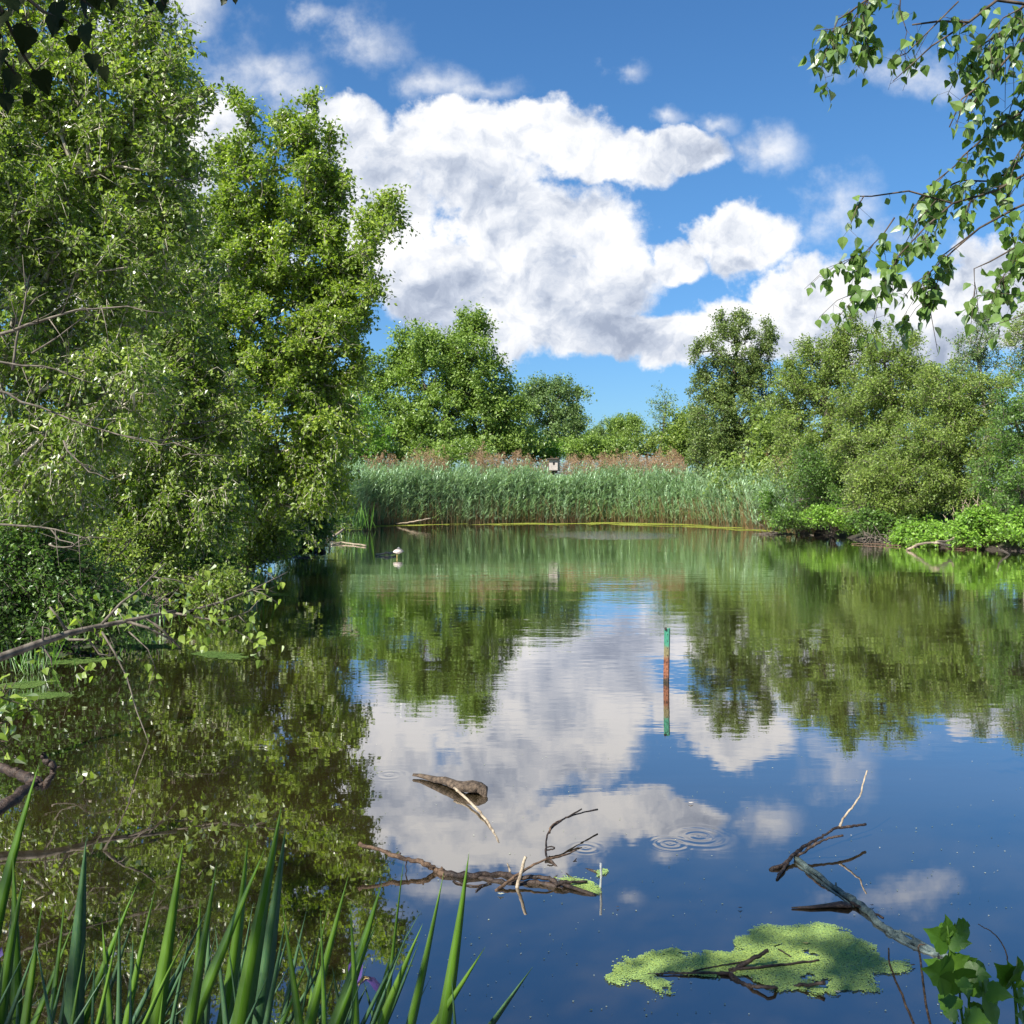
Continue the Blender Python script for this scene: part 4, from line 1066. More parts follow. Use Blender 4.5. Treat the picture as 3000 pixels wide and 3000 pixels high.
brush("brush_pile", "tangle of grey dead twigs at the waterline below the leaning olive bush", 1655, 1005, 32.6, 28, 22, 45, M_BARK_GREY, 1, .018)
brush("brush_pile", "tangle of dead twigs at the right end of the reeds", 1490, 1000, 39, 45, 12, 40, M_BARK_GREY, 2, .018, .1)
brush("brush_pile", "heap of reddish dry stalks on the water under the lime shrubs", 1820, 1032, 29.4, 22, 8, 50, M_BROWNWOOD, 3, .011, .1)
brush("bare_bush", "grey leafless bush in the shade of the right bank", 1640, 940, 35.5, 30, 30, 60, M_BARK_GREY, 4, .018, .6)
brush("bare_bush", "pale leafless stems standing behind the lime shrub on the right bank", 1850, 960, 31.5, 45, 30, 45, M_DEADWOOD, 5, .02, 1.4)
brush("bare_bush", "tangled leafless grey twigs over the water at the left bank below the leaning birch", 245, 1115, 13.3, 55, 45, 110, M_BARK_GREY, 6, .008, .5)
brush("bare_bush", "tangled leafless twigs trailing off the left bank beside the dark log", 440, 1050, 22, 35, 35, 90, M_BARK_GREY, 7, .011, .3)
brush("bare_bush", "thin bare grey crown standing behind the feathery-crested tree on the right", 1765, 690, 44, 16, 20, 26, M_BARK_GREY, 8, .018, 1.2)


# driftwood chunk (lofted cross sections)
def loft(name, secs, mat, parent=None, sides=10, seed=0, bumpy=.12):
    r = np.random.default_rng(seed); V = []; Fq = []
    C_ = np.array([s[0] for s in secs], float)
    tan = unit(np.gradient(C_, axis=0))
    th = np.arange(sides) * 2 * np.pi / sides
    for (c, ry, rz), tn in zip(secs, tan):
        a = unit(np.cross(tn, [0, 0, 1])); b = np.cross(a, tn)
        k = 1 + r.normal(size=sides) * bumpy
        V.append(np.array(c) + (a[None] * (np.cos(th) * ry * k)[:, None] + b[None] * (np.sin(th) * rz * k)[:, None]))
    m = len(secs)
    i = np.arange(m - 1)[:, None] * sides; j = np.arange(sides)[None]; jn = (j + 1) % sides
    qd = np.stack([i + j, i + jn, i + sides + jn, i + sides + j], -1).reshape(-1, 4)
    V = np.concatenate(V)
    nV = len(V); V = np.concatenate([V, [C_[0]], [C_[-1]]])
    idx = np.arange(sides)
    t1 = np.stack([np.full(sides, nV), (idx + 1) % sides, idx], -1)
    t2 = np.stack([np.full(sides, nV + 1), (m - 1) * sides + idx, (m - 1) * sides + (idx + 1) % sides], -1)
    o = make_mesh(name, V, [qd, np.concatenate([t1, t2])], mat, smooth=True)
    if parent is not None: shift(o, parent)
    return o


M_CHUNK = bark_mat("weathered_driftwood", (.025, .018, .013), (.11, .08, .055), 34, (1, 1, 1), .8, 1.0, (.18, .14, .10))
o = loft("driftwood_chunk", [(ZA(452, 256, 6.12), .010, .008), (ZA(500, 262, 6.1), .018, .012), (ZA(600, 288, 6.0), .026, .020), (ZA(650, 296, 5.95), .030, .024), (ZA(710, 315, 5.88), .034, .024),
     (ZA(760, 332, 5.82), .045, .028), (ZA(820, 336, 5.8), .055, .036), (ZA(865, 338, 5.8), .055, .032), (ZA(888, 352, 5.78), .038, .026), (ZA(908, 400, 5.72), .010, .006)], M_CHUNK, seed=3)
tag(o, "brown driftwood chunk with a long pointed tail floating among the reflected clouds", "driftwood")
o = loft("driftwood_chunk", [(ZE(920, 757, z=.004), .003, .003), (ZE(1000, 755, z=.006), .010, .006), (ZE(1080, 748, z=.008), .015, .007), (ZE(1140, 742, z=.012), .024, .011), (ZE(1165, 745, z=.012), .021, .010), (ZE(1182, 752, z=.006), .008, .006)], M_WETWOOD, seed=4)
tag(o, "small dark wedge of wood floating against the algae-grey log", "driftwood")

# ------------------------------------------------------------------ signpost stub in the pond (u-channel)
pc = onwater(1257.5, 1287)
root = tag(empty("metal_post", (pc[0], pc[1], 0)), "green-topped rusty metal channel post standing upright in the pond", "post")
M_POST, t, out = new_mat("painted_rusty_post")
tcd = t.n.new('ShaderNodeTexCoord'); sz = t.n.new('ShaderNodeSeparateXYZ'); t.l.new(tcd.outputs['Object'], sz.inputs[0])
nz = t.noise(tcd.outputs['Object'], 45, 5, .6)
hh = t.math('ADD', sz.outputs[2], t.math('MULTIPLY', t.math('SUBTRACT', nz, .5), .09))
rust = t.ramp(nz, [(.35, (.07, .025, .013)), (.65, (.28, .11, .055))])
grn = t.ramp(nz, [(.3, (.02, .12, .075)), (.7, (.05, .25, .16))])
gr2 = t.ramp(nz, [(.3, (.10, .09, .045)), (.7, (.20, .17, .08))])
rust = t.mix(t.smooth(hh, .07, .0), rust, (.022, .020, .010)); c_ = t.mix(t.smooth(hh, .20, .27), rust, gr2); c_ = t.mix(t.smooth(hh, .31, .36), c_, grn)
b_ = t.n.new('ShaderNodeBsdfPrincipled'); t.l.new(c_, b_.inputs['Base Color']); b_.inputs['Roughness'].default_value = .5
t.l.new(b_.outputs[0], out.inputs[0])
# hat-channel profile with an open front
prof = [(-.030, .012), (-.016, .012), (-.012, -.014), (.010, -.014), (.014, .012), (.028, .012), (.028, .009), (.0165, .009), (.0125, -.018), (-.0145, -.018), (-.0185, .009), (-.030, .009)]
V = []
lean = .016
for z in (-.4, .0, .17, .34, .505):
    for (x, y) in prof: V.append((x * .95 + lean * z, y, z))
npf = len(prof); fq = []
for s in range(4):
    for j in range(npf):
        fq.append((s * npf + j, s * npf + (j + 1) % npf, (s + 1) * npf + (j + 1) % npf, (s + 1) * npf + j))
o = make_mesh("channel", np.array(V), [np.array(fq), np.array([[4 * npf + j for j in range(npf)]])], M_POST)
o.parent = root
o.location = (0, 0, 0)
M_HOLE = plain("rust_dark", (.02, .015, .01), .9)
chan = o
for z in np.arange(.06, .50, .065):
    tb = Tubes(); tb.add([(-.001 + lean * z, -.0205, z), (-.001 + lean * z, -.0183, z)], [.0045, .0045], 8)
    o = tb.build("bolt_hole", M_HOLE); o.parent = chan
tb = Tubes(); tb.add([(-.012, -.028, .492), (-.010, .006, .502)], [.011, .012], 8)
o = tb.build("top_cap", M_HOLE); o.parent = root

# ------------------------------------------------------------------ duck nest box on a pole among the reeds
D = 54.8
c = at(1046, 877, D); k = D / F
root = tag(empty("nest_box", (c[0], c[1], ground_z(c[0], c[1]))), "weathered wooden nest box with dark entrance hole and overhanging lid above the reeds", "nest box")
M_WOODBOX = plain("weathered_board", (.34, .30, .27), .85, 0, .3, 12)
M_WOODDARK = plain("dark_board", (.075, .055, .05), .85, 0, .3, 14)
M_BLACK = plain("hole_dark", (.006, .005, .005), .9, 0, .1)


def box_mesh(name, c0, half, mat, parent, rot=0, taper=1.0, bevel=.006):
    import bmesh
    bm = bmesh.new(); bmesh.ops.create_cube(bm, size=2)
    for v_ in bm.verts:
        f_ = taper if v_.co.z < 0 else 1
        v_.co = Vector((v_.co.x * half[0] * f_, v_.co.y * half[1] * f_, v_.co.z * half[2]))
    bmesh.ops.bevel(bm, geom=bm.edges[:], offset=bevel, segments=1, affect='EDGES')
    bmesh.ops.rotate(bm, verts=bm.verts, cent=(0, 0, 0), matrix=Matrix.Rotation(rot, 3, 'Z'))
    bmesh.ops.translate(bm, verts=bm.verts, vec=Vector([float(x) for x in c0]))
    me = bpy.data.meshes.new(name); bm.to_mesh(me); bm.free(); me.materials.append(mat)
    ob = bpy.data.objects.new(name, me); COL.objects.link(ob)
    shift(ob, parent)
    return ob


zc = c[2]
rot = R(-18)
rm = np.array([[math.cos(rot), -math.sin(rot), 0], [math.sin(rot), math.cos(rot), 0], [0, 0, 1]])
nbx = box_mesh("box", (c[0], c[1], zc), (.25, .22, .30), M_WOODBOX, root, rot)
box_mesh("roof", (c[0] + .0, c[1] - .06, zc + .325), (.33, .34, .022), M_WOODDARK, root, rot)
box_mesh("floor_board", (c[0], c[1], zc - .318), (.27, .24, .016), M_WOODDARK, root, rot)
box_mesh("pole", (c[0], c[1] + .1, zc - 1.8), (.06, .06, 1.5), M_WOODDARK, root)
box_mesh("bracket", (c[0], c[1], zc - .40), (.16, .10, .06), M_WOODDARK, root, rot)
# entrance hole: a shallow dark oval set into a ring
hc = np.array([c[0], c[1], zc + .06]) + rm @ np.array([.03, -.2205, 0])
th = np.arange(20) * 2 * np.pi / 20
V = np.array([hc + rm @ np.array([.065 * math.cos(a), -.004, .085 * math.sin(a)]) for a in th] + [hc + rm @ np.array([.065 * math.cos(a), .02, .085 * math.sin(a)]) for a in th])
fq = np.array([[j, (j + 1) % 20, 20 + (j + 1) % 20, 20 + j] for j in range(20)])
o = make_mesh("entrance_hole", V, [fq, np.array([list(range(20))])], M_BLACK); shift(o, root); reparent(o, nbx)


# ------------------------------------------------------------------ resting bird on one leg
def ball(secs, name, mat, parent, sides=14):
    secs = [(c_, a_ * .72, b_ * .72) for (c_, a_, b_) in secs]
    return loft(name, secs, mat, parent, sides, bumpy=0)


bc = onwater(751, 1052.5)
bx, by = bc[0], bc[1]
root = tag(empty("bird", (bx, by, 0)), "pale bird resting on one leg in the shallows with its head tucked back", "bird")
M_WHITE = plain("white_plumage", (.66, .58, .52), .8, 0, .12); M_GREYF = plain("grey_plumage", (.20, .20, .21), .8, 0, .2); M_LEG = plain("yellow_leg", (.50, .42, .14), .6, 0, .1); M_BEAK = plain("dark_beak", (.06, .05, .05), .5)
sc_ = .62
bp3 = lambda x, y, z: (bx + x * sc_, by + y * sc_, .13 + (z - .22) * .72 if z > .2 else z * .75)
ball([(bp3(-.215, 0, .245), .004, .004), (bp3(-.19, 0, .25), .03, .03), (bp3(-.13, 0, .262), .075, .062), (bp3(-.06, 0, .27), .10, .085), (bp3(.03, 0, .275), .105, .092), (bp3(.10, 0, .275), .085, .075),
      (bp3(.16, 0, .27), .05, .045), (bp3(.20, 0, .26), .012, .010)], "body", M_WHITE, root)
ball([(bp3(-.02, .02, .365), .012, .01), (bp3(.005, .0, .385), .036, .033), (bp3(.035, -.01, .39), .042, .038), (bp3(.065, -.01, .382), .03, .026), (bp3(.082, -.01, .375), .006, .006)], "head", M_GREYF, root)
head_ = [k for k in root.children if k.name.startswith("head")][0]
beak_ = ball([(bp3(.07, -.02, .378), .010, .010), (bp3(.11, -.03, .366), .007, .006), (bp3(.15, -.035, .352), .002, .002)], "beak", M_BEAK, root, 8); reparent(beak_, head_)
ball([(bp3(.0, .0, .36), .05, .012), (bp3(.08, .0, .352), .085, .022), (bp3(.16, .0, .318), .07, .022), (bp3(.23, .0, .275), .03, .012), (bp3(.27, .0, .25), .004, .003)], "wing", M_GREYF, root)
tb = Tubes(); tb.add([bp3(-.045, 0, .22), bp3(-.04, 0, .12), bp3(-.04, 0, -.08)], [.020, .013, .012], 7)
shift(tb.build("leg", M_LEG), root)

# ------------------------------------------------------------------ reeds
shore_px = [(640, 998), (690, 990.5), (850, 987.5), (1000, 985.5), (1150, 984.5), (1290, 987.5), (1400, 994.5), (1500, 1003), (1535, 1007)]
SP3 = np.array([onwater(*s)[:2] for s in shore_px])
spx = np.array([s[0] for s in shore_px])


def reed_pos(px, back):
    x = np.interp(px, spx, SP3[:, 0]); y = np.interp(px, spx, SP3[:, 1])
    return np.stack([x + back * (x / y), y + back], -1)


def build_reeds():
    r = np.random.default_rng(99)
    n = 7200
    px = r.uniform(636, 1530, n)
    back = r.uniform(0, 1, n) ** 1.25 * 6.2 - .75
    front = r.random(n) < .22
    back[front] = r.uniform(-.85, .2, front.sum())
    pos2 = reed_pos(px, back)
    clump = .5 + .5 * np.sin(px * .05) * np.sin(px * .017 + 1) + .35 * np.sin(px * .21 + 2)
    H = 2.42 + .16 * np.sin(px * .19 + 1.5 * np.sin(px * .07)) + .30 * clump + r.normal(size=n) * .24 + .03 * back
    H *= np.interp(px, [636, 720, 1250, 1330, 1420, 1530], [1.0, 1.04, 1.0, .93, .95, .85])
    H *= np.where(front, r.uniform(.45, 1.0, n), 1)
    nb = (abs(px - 1048) < 26); H[nb] = np.minimum(H[nb], 2.42)
    lean = r.normal(size=(n, 2)) * .10 + np.array([.05, -.02])
    slant = px > 1400
    lean[slant] += r.normal(size=(slant.sum(), 2)) * .28
    B = np.concatenate([pos2, np.full((n, 1), -.1)], 1)
    T = B + np.concatenate([lean * H[:, None], (H + .1)[:, None]], 1)
    # stems as 3-sided prisms (2 segments)
    mid = (B + T) / 2 + np.concatenate([-lean * H[:, None] * .12, np.zeros((n, 1))], 1)
    th = np.arange(3) * 2 * np.pi / 3
    ring = np.stack([np.cos(th), np.sin(th), np.zeros(3)], -1)
    P3 = np.stack([B, mid, T], 1); rr = np.array([.011, .009, .004])
    SV = (P3[:, :, None, :] + ring[None, None] * rr[None, :, None, None]).reshape(-1, 3)
    ss = np.arange(2)[None, :, None] * 3; jj = np.arange(3)[None, None, :]
    qd = np.stack([ss + jj, ss + (jj + 1) % 3, ss + 3 + (jj + 1) % 3, ss + 3 + jj], -1)
    SF = (np.arange(n)[:, None, None, None] * 9 + qd).reshape(-1, 4)
    srn = np.repeat(r.uniform(0, 1, n), 6)
    # leaves
    k = 14
    f_ = r.uniform(.08, 1.0, size=(n, k, 1)) ** .8
    A = B[:, None] * (1 - f_) + T[:, None] * f_
    az = r.uniform(0, 2 * np.pi, size=(n, k)); el = r.uniform(.5, 1.15, size=(n, k))
    d = np.stack([np.cos(az) * np.cos(el), np.sin(az) * np.cos(el), np.sin(el)], -1)
    d = unit(d + np.array([.10, -.05, 0]))
    ln = (.28 + .34 * r.random(size=(n, k, 1))) * np.where(f_ > .9, .8, 1)
    P1 = A + d * ln * .5; P2 = A + d * ln * .85 + np.array([0, 0, -1]) * ln * r.uniform(.02, .35, size=(n, k, 1)) + d * [1, 1, 0] * ln * .2
    sd = unit(np.cross(d, np.array([.1, .2, 1.0]))); wd = .026
    V = np.stack([A - sd * wd * .5, A + sd * wd * .5, P1 + sd * wd, P1 - sd * wd, P2], 2).reshape(-1, 3)
    m = n * k
    b5 = np.arange(m)[:, None] * 5
    LQ = b5 + np.array([[0, 1, 2, 3]]); LT = b5 + np.array([[3, 2, 4]])
    rn = np.clip(r.beta(2, 2, size=m) * .7 + .13 * np.repeat(r.normal(size=n) + 1.2 * np.sin(px * .11 + 2 * np.sin(px * .033)), k) + .15, 0, 1)
    off = len(SV)
    me_o = make_mesh("reeds", np.concatenate([SV, V]), [np.concatenate([SF, LQ + off]), LT + off], [M_REED, M_REED_STEM], rnd=np.concatenate([srn, rn, rn]))
    mi = np.zeros(len(SF) + 2 * m, dtype=np.int32); mi[:len(SF)] = 1
    me_o.data.polygons.foreach_set('material_index', mi)
    tag(me_o, "dense stand of blue-green common reeds along the far shore", "reeds", kind='stuff')
    # dead lower stalks, brown at the waterline
    n2 = 2600
    px2 = r.uniform(640, 1540, n2); p2 = reed_pos(px2, r.uniform(-.95, .3, n2))
    hh_ = r.uniform(.3, 1.5, n2); tb = Tubes()
    B2 = np.concatenate([p2, np.full((n2, 1), -.05)], 1); T2_ = B2 + np.concatenate([r.normal(size=(n2, 2)) * .22 * hh_[:, None], hh_[:, None]], 1)
    P2_ = np.stack([B2, T2_], 1); V2 = (P2_[:, :, None, :] + ring[None, None] * .011).reshape(-1, 3)
    jj2 = np.arange(3)
    q2 = np.stack([jj2, (jj2 + 1) % 3, 3 + (jj2 + 1) % 3, 3 + jj2], -1)
    F2 = (np.arange(n2)[:, None, None] * 6 + q2).reshape(-1, 4)
    o2 = make_mesh("dead_reed_stalks", V2, [F2], leaf_mat("dead_stalk", (.10, .06, .03), (.20, .13, .06), (.34, .25, .13), trans=.05, gloss=.02), rnd=np.repeat(r.random(n2), 3))
    tag(o2, "brown dead reed stalks at the foot of the reeds", "reed stalks", kind='stuff')
    # plumes
    spec = []
    for (a, b, top_lo, top_hi, n_, bk) in [(680, 845, 855, 885, 80, 3), (690, 720, 850, 880, 12, 2), (780, 845, 843, 880, 40, 3), (885, 915, 838, 872, 24, 2), (905, 1000, 848, 882, 110, 3), (1000, 1060, 862, 888, 60, 4),
                                           (1060, 1290, 856, 888, 340, 6), (1130, 1200, 848, 880, 40, 6), (1230, 1290, 846, 880, 50, 6), (1400, 1500, 838, 880, 34, 4), (1290, 1400, 870, 900, 30, 5)]:
        for _ in range(n_):
            x_ = r.uniform(a, b); bk_ = r.uniform(.5, bk + 1)
            spec.append((x_, r.uniform(top_lo, top_hi) + abs(r.normal()) * 4 - 7 * (r.random() < .12), bk_))
    V = []; Fq = []; rn_ = []; c0 = 0; tb = Tubes()
    for (x_, ty, bk_) in spec:
        if abs(x_ - 1047) < 24 and bk_ < 4.2: bk_ = 4.6
        p_ = reed_pos(np.array([x_]), np.array([bk_]))[0]
        tp = at(x_, ty, p_[1]); tp[0] = p_[0]
        h_ = tp[2]; b0 = np.array([p_[0] - r.normal() * .1, p_[1], 0])
        tb.add([b0, (b0 + tp) / 2 + [r.normal() * .04, 0, 0], tp - [0, 0, .12]], [.010, .008, .006], 3, cap=False)
        m_ = 46
        f_ = r.uniform(0, 1, m_)
        axis_c = tp[None] - np.array([0, 0, .48])[None] * (1 - f_)[:, None] + np.array([.13 * r.normal(), 0, 0])[None] * (f_ ** 2)[:, None]
        wid = .085 * np.sin(np.pi * np.clip(f_ * .85 + .1, 0, 1)) + .01
        P_ = axis_c + r.normal(size=(m_, 3)) * wid[:, None] * [1, 1, .5]
        ax_ = unit(r.normal(size=(m_, 3)) * .6 + [.3, 0, .6])
        v_, f3, kk = leaves(P_, ax_, unit(r.normal(size=(m_, 3))), .10 * r.uniform(.6, 1.2, m_), .30)
        V.append(v_); Fq.append(f3 + c0); c0 += len(v_); rn_.append(np.repeat(r.random(m_), kk))
    o3 = make_mesh("reed_plumes", np.concatenate(V), [np.concatenate(Fq)], M_PLUME, rnd=np.concatenate(rn_))
    tag(o3, "reddish brown feathery plumes of last year's reeds above the green stand", "reed plumes", kind='stuff')
    o4 = tb.build("plume_stalks", M_DEADWOOD); tag(o4, "thin tan stalks carrying the reed plumes", "reed stalks", kind='stuff')


build_reeds()


# ------------------------------------------------------------------ duckweed rafts, pads and specks
def inside_poly(X, Y, poly):
    ins = np.zeros(X.shape, bool); n = len(poly)
    for i in range(n):
        x0, y0 = poly[i]; x1, y1 = poly[(i + 1) % n]
        ins ^= ((y0 > Y) != (y1 > Y)) & (X < (x1 - x0) * (Y - y0) / (y1 - y0 + 1e-12) + x0)
    return ins


def vnoise(x, y, s, seed=0):
    v_ = 0
    rr = np.random.default_rng(seed)
    for o_ in range(5):
        k = s * 1.9 ** o_; a = rr.uniform(0, 6.28, 6)
        v_ = v_ + (np.sin(x * k + a[0] + 1.7 * np.sin(y * k * .8 + a[1])) * np.sin(y * k * 1.1 + a[2] + 1.5 * np.sin(x * k * .7 + a[3]))) * .55 ** o_
    return v_


def raft(name, label, poly_px, cell, mat, seed, thr=-.2, edge=.06, nscale=9., z=.004, kind='stuff', cellsz=.62, sparse_px=None):
    r = np.random.default_rng(seed)
    poly = [tuple(onwater(x, y)[:2]) for (x, y) in poly_px]
    P = np.array(poly); lo = P.min(0) - .1; hi = P.max(0) + .1
    X, Y = np.meshgrid(np.arange(lo[0], hi[0], cell), np.arange(lo[1], hi[1], cell))
    X = X + r.uniform(-.5, .5, X.shape) * cell; Y = Y + r.uniform(-.5, .5, Y.shape) * cell
    wx = vnoise(X, Y, nscale * 1.4, seed + 1) * edge; wy = vnoise(X, Y, nscale * 1.4, seed + 2) * edge
    m_ = inside_poly(X + wx, Y + wy, poly)
    m2_ = inside_poly(X + wx * 2.2 + vnoise(X, Y, nscale * 5, seed + 5) * edge * .7, Y + wy * 2.2, poly)
    pr = r.random(X.shape)
    m_ = (m_ & m2_) | (m_ & ~m2_ & (pr < .45)) | (~m_ & m2_ & (pr < .3))
    holes = vnoise(X, Y, nscale, seed + 3)
    m_ &= holes > thr - 1.0
    m_ &= r.random(X.shape) < .97
    x = X[m_]; y = Y[m_]; n = len(x)
    s = cell * cellsz * 1.25 * r.uniform(.75, 1.25, n); a = r.uniform(0, 6.28, n)
    th = np.arange(5) * 2 * np.pi / 5
    V = np.stack([x[:, None] + s[:, None] * np.cos(th + a[:, None]), y[:, None] + s[:, None] * np.sin(th + a[:, None]) * .9, np.full((n, 5), z) + r.uniform(0, .0015, (n, 1)) + r.normal(size=(n, 5)) * .0004], -1).reshape(-1, 3)
    Fp = np.arange(n * 5).reshape(n, 5)
    rn = np.clip(.5 + .16 * vnoise(x, y, 5, seed + 9) + r.normal(size=n) * .14, 0, 1)
    o = make_mesh(name, V, [Fp], mat, rnd=rn)
    tag(o, label, "duckweed", kind=kind)
    return o


EP = lambda l: [(1094.8 + a * .4334, 1384.6 + b * .4334) for a, b in l]
raft("duckweed", "large green duckweed raft with a left arm, floating in front of the right log",
     EP([(110, 1060), (160, 1000), (280, 970), (290, 945), (430, 938), (560, 950), (650, 945), (665, 905), (740, 860), (830, 835), (950, 828), (1100, 828), (1130, 870), (1230, 895), (1300, 945), (1340, 990), (1430, 1010), (1400, 1045), (1290, 1060), (1280, 1110), (1180, 1125), (1060, 1120), (900, 1110), (760, 1090), (700, 1050), (560, 1055), (430, 1045), (330, 1050), (395, 1110), (390, 1140), (290, 1130), (250, 1070), (170, 1090)]),
     .0042, M_DUCKWEED, 3, edge=.018, nscale=14)
AP = lambda l: [(644 + a * .3, 1384.6 + b * .3) for a, b in l]
raft("duckweed", "small pale green duckweed patch caught at the right end of the fallen branch", AP([(1350, 905), (1420, 915), (1560, 925), (1620, 945), (1625, 985), (1590, 1010), (1500, 985), (1400, 945)]), .0042, M_DUCKWEED, 4, edge=.012, nscale=16)
raft("duckweed", "tiny duckweed patch touching the upright whitish cane", AP([(1600, 865), (1650, 850), (1690, 865), (1680, 890), (1620, 895)]), .0042, M_DUCKWEED, 5, edge=.01, nscale=16)
raft("duckweed", "yellow-green duckweed line along the foot of the reeds",
     [(640, 999), (690, 991.5), (850, 988.0), (1000, 986.5), (1150, 985.2), (1250, 986.5), (1330, 990), (1450, 998), (1480, 1003), (1400, 1001), (1320, 996), (1250, 993.5), (1150, 991.5), (1000, 990.5), (850, 990.5), (690, 994.5), (640, 1002)],
     .05, M_DUCKWEED_YELLOW, 6, edge=.35, nscale=1.1, thr=.75)
raft("duckweed", "yellowish duckweed streak on the water off the left bank", [(405, 1121), (470, 1117), (560, 1121), (540, 1125), (430, 1127)], .02, M_DUCKWEED_YELLOW, 7, edge=.06, nscale=3)
LP = [("flat green lily pads in the middle of the left water", [(355, 1233), (385, 1227), (420, 1231), (465, 1236), (450, 1243), (400, 1243)], 8),
      ("flat green lily pads near the left bank under the grey limb", [(215, 1222), (260, 1216), (330, 1218), (340, 1224), (250, 1228)], 9),
      ("flat green weed mat at the left edge of the water", [(25, 1315), (60, 1308), (110, 1308), (150, 1314), (110, 1319), (50, 1324)], 10),
      ("yellowish weed mat close under the left bank", [(0, 1292), (60, 1285), (95, 1288), (70, 1296), (10, 1303)], 11),
      ("green weed streak below the tangled bare twigs", [(80, 1250), (160, 1240), (210, 1243), (150, 1252), (90, 1256)], 12)]
for lab, poly, sd_ in LP:
    raft("water_weed", lab, poly, .012, M_WEED, sd_, edge=.05, nscale=4)
# loose specks, petals and bits
r = np.random.default_rng(123)
ns = 420
pxs = r.uniform(700, 1932, ns); pys = 1300 + 620 * r.random(ns) ** .8
PW = np.array([onwater(a, b) for a, b in zip(pxs, pys)]); s = r.uniform(.0015, .0045, ns)
th = np.arange(5) * 2 * np.pi / 5
V = np.stack([PW[:, 0:1] + s[:, None] * np.cos(th), PW[:, 1:2] + s[:, None] * np.sin(th), np.full((ns, 5), .003)], -1).reshape(-1, 3)
o = make_mesh("floating_debris", V, [np.arange(ns * 5).reshape(ns, 5)], leaf_mat("debris", (.08, .09, .05), (.20, .25, .12), (.5, .5, .42), trans=.05), rnd=r.random(ns))
tag(o, "tiny specks of duckweed and catkin fluff floating on the open water", "debris", kind='stuff')
for (px_, py_, lab, sc2, mt) in [(1520, 1780, "pale yellow fallen leaf on the top of the duckweed raft", .016, plain("yellow_leaf", (.55, .42, .12))),
                                 (1396, 1713, "small dark seed husk floating on open blue water", .014, M_WETWOOD), (1722, 1821, "brown curled leaf at the right tip of the duckweed raft", .014, M_BROWNWOOD),
                                 (1303, 1515, "pale feathery bit floating right of the cloud reflection", .020, plain("fluff", (.5, .45, .38))), (944, 1687, "pale scrap floating below the fallen branch", .020, plain("scrap", (.4, .4, .28))),
                                 (1165, 1711, "tiny dark husk floating right of the whitish cane", .009, M_WETWOOD), (1645, 1708, "small dark husk beside the algae-grey log", .012, M_WETWOOD), (1580, 1872, "pale curled leaf at the lower edge of the duckweed raft", .016, plain("curl", (.4, .38, .25)))]:
    c_ = onwater(px_, py_, .006)
    V, Fc, _k = leaves(np.array([c_, c_, c_ + [0, 0, .002]]), np.array([[1, .3, .15], [-.8, .5, .2], [.1, -1, .3]]), np.array([[0, 0, 1.]] * 3), np.array([1, .8, .7]) * sc2, .7, 'birch')
    o = make_mesh("fallen_leaf" if 'leaf' in lab else "floating_scrap", V, [Fc], mt)
    tag(o, lab, "leaf" if 'leaf' in lab else "debris")


# ------------------------------------------------------------------ irises on the near bank
def blade_mesh(tip, base, wid, r, mat, bend=.0, twist=0.):
    """one sword shaped blade, slightly folded along its midrib"""
    n = 14
    f_ = np.linspace(0, 1, n)
    side_b = np.array([bend, 0, 0])
    P = base[None] * (1 - f_)[:, None] + tip[None] * f_[:, None] + side_b[None] * np.sin(np.pi * f_)[:, None]
    wv_ = wid * .5 * np.where(f_ < .22, 1, np.clip(1 - ((f_ - .22) / .78) ** 2.1, 0, 1)) * (1 - .1 * (1 - f_))
    ang = r.uniform(-.35, .35) + twist * f_
    ax_ = np.stack([np.cos(ang), np.sin(ang), np.zeros(n)], -1)
    nr = np.stack([-np.sin(ang), np.cos(ang), np.zeros(n)], -1)
    th_ = wid * .05
    Lf = P + ax_ * wv_[:, None]; Rt = P - ax_ * wv_[:, None]
    M1 = P - nr * (th_ * (1 - .8 * f_))[:, None]; M2 = P + nr * (th_ * (1 - .8 * f_))[:, None]
    V = np.concatenate([Lf, M1, Rt, M2])
    q = []
    for c_, d_ in ((0, 1), (1, 2), (2, 3), (3, 0)):
        for i in range(n - 1): q.append((c_ * n + i, d_ * n + i, d_ * n + i + 1, c_ * n + i + 1))
    return V, np.array(q)


ZI = lambda zx, zy: (zx * .4, 1352.4 + zy * .4)
ZK = lambda zx, zy: (579.6 + zx * .2333, 1738.8 + zy * .2333)
blades = []
for (tx, ty, bx_, wd) in [(185, 215, -30, 60), (60, 640, 30, 45), (115, 740, 60, 50), (205, 850, 120, 40), (310, 820, 200, 35), (350, 960, 140, 40), (407, 570, 390, 65), (480, 960, 460, 40), (650, 780, 430, 35), (580, 900, 420, 20),
                          (865, 580, 700, 60), (740, 780, 640, 30), (918, 960, 760, 25), (1025, 670, 850, 55), (945, 870, 985, 45), (1170, 570, 1010, 50), (1250, 620, 900, 75), (1330, 410, 1120, 70), (1350, 510, 1210, 65), (1330, 870, 1400, 50),
                          (1215, 1180, 1180, 35), (1510, 900, 1480, 30), (1480, 1090, 1320, 30), (1645, 740, 1440, 45), (1650, 860, 1600, 35), (1805, 770, 1520, 62), (1780, 950, 1560, 40), (1840, 1120, 1740, 62), (1905, 670, 1850, 18),
                          (770, 1290, 760, 30), (1550, 880, 1540, 20)]:
    a = ZI(tx, ty); b = ZI(bx_, 1449); blades.append((a[0], a[1], b[0], wd * .4))
for (tx, ty, bx_, wd) in [(1310, -565, 1090, 92), (1445, 195, 960, 85), (1825, 365, 1480, 80), (935, 15, 720, 90), (1105, -395, 780, 70), (510, 290, 330, 26), (1165, 420, 1130, 40)]:
    a = ZK(tx, ty); b = ZK(bx_, 828); blades.append((a[0], a[1], b[0], wd * .2333))
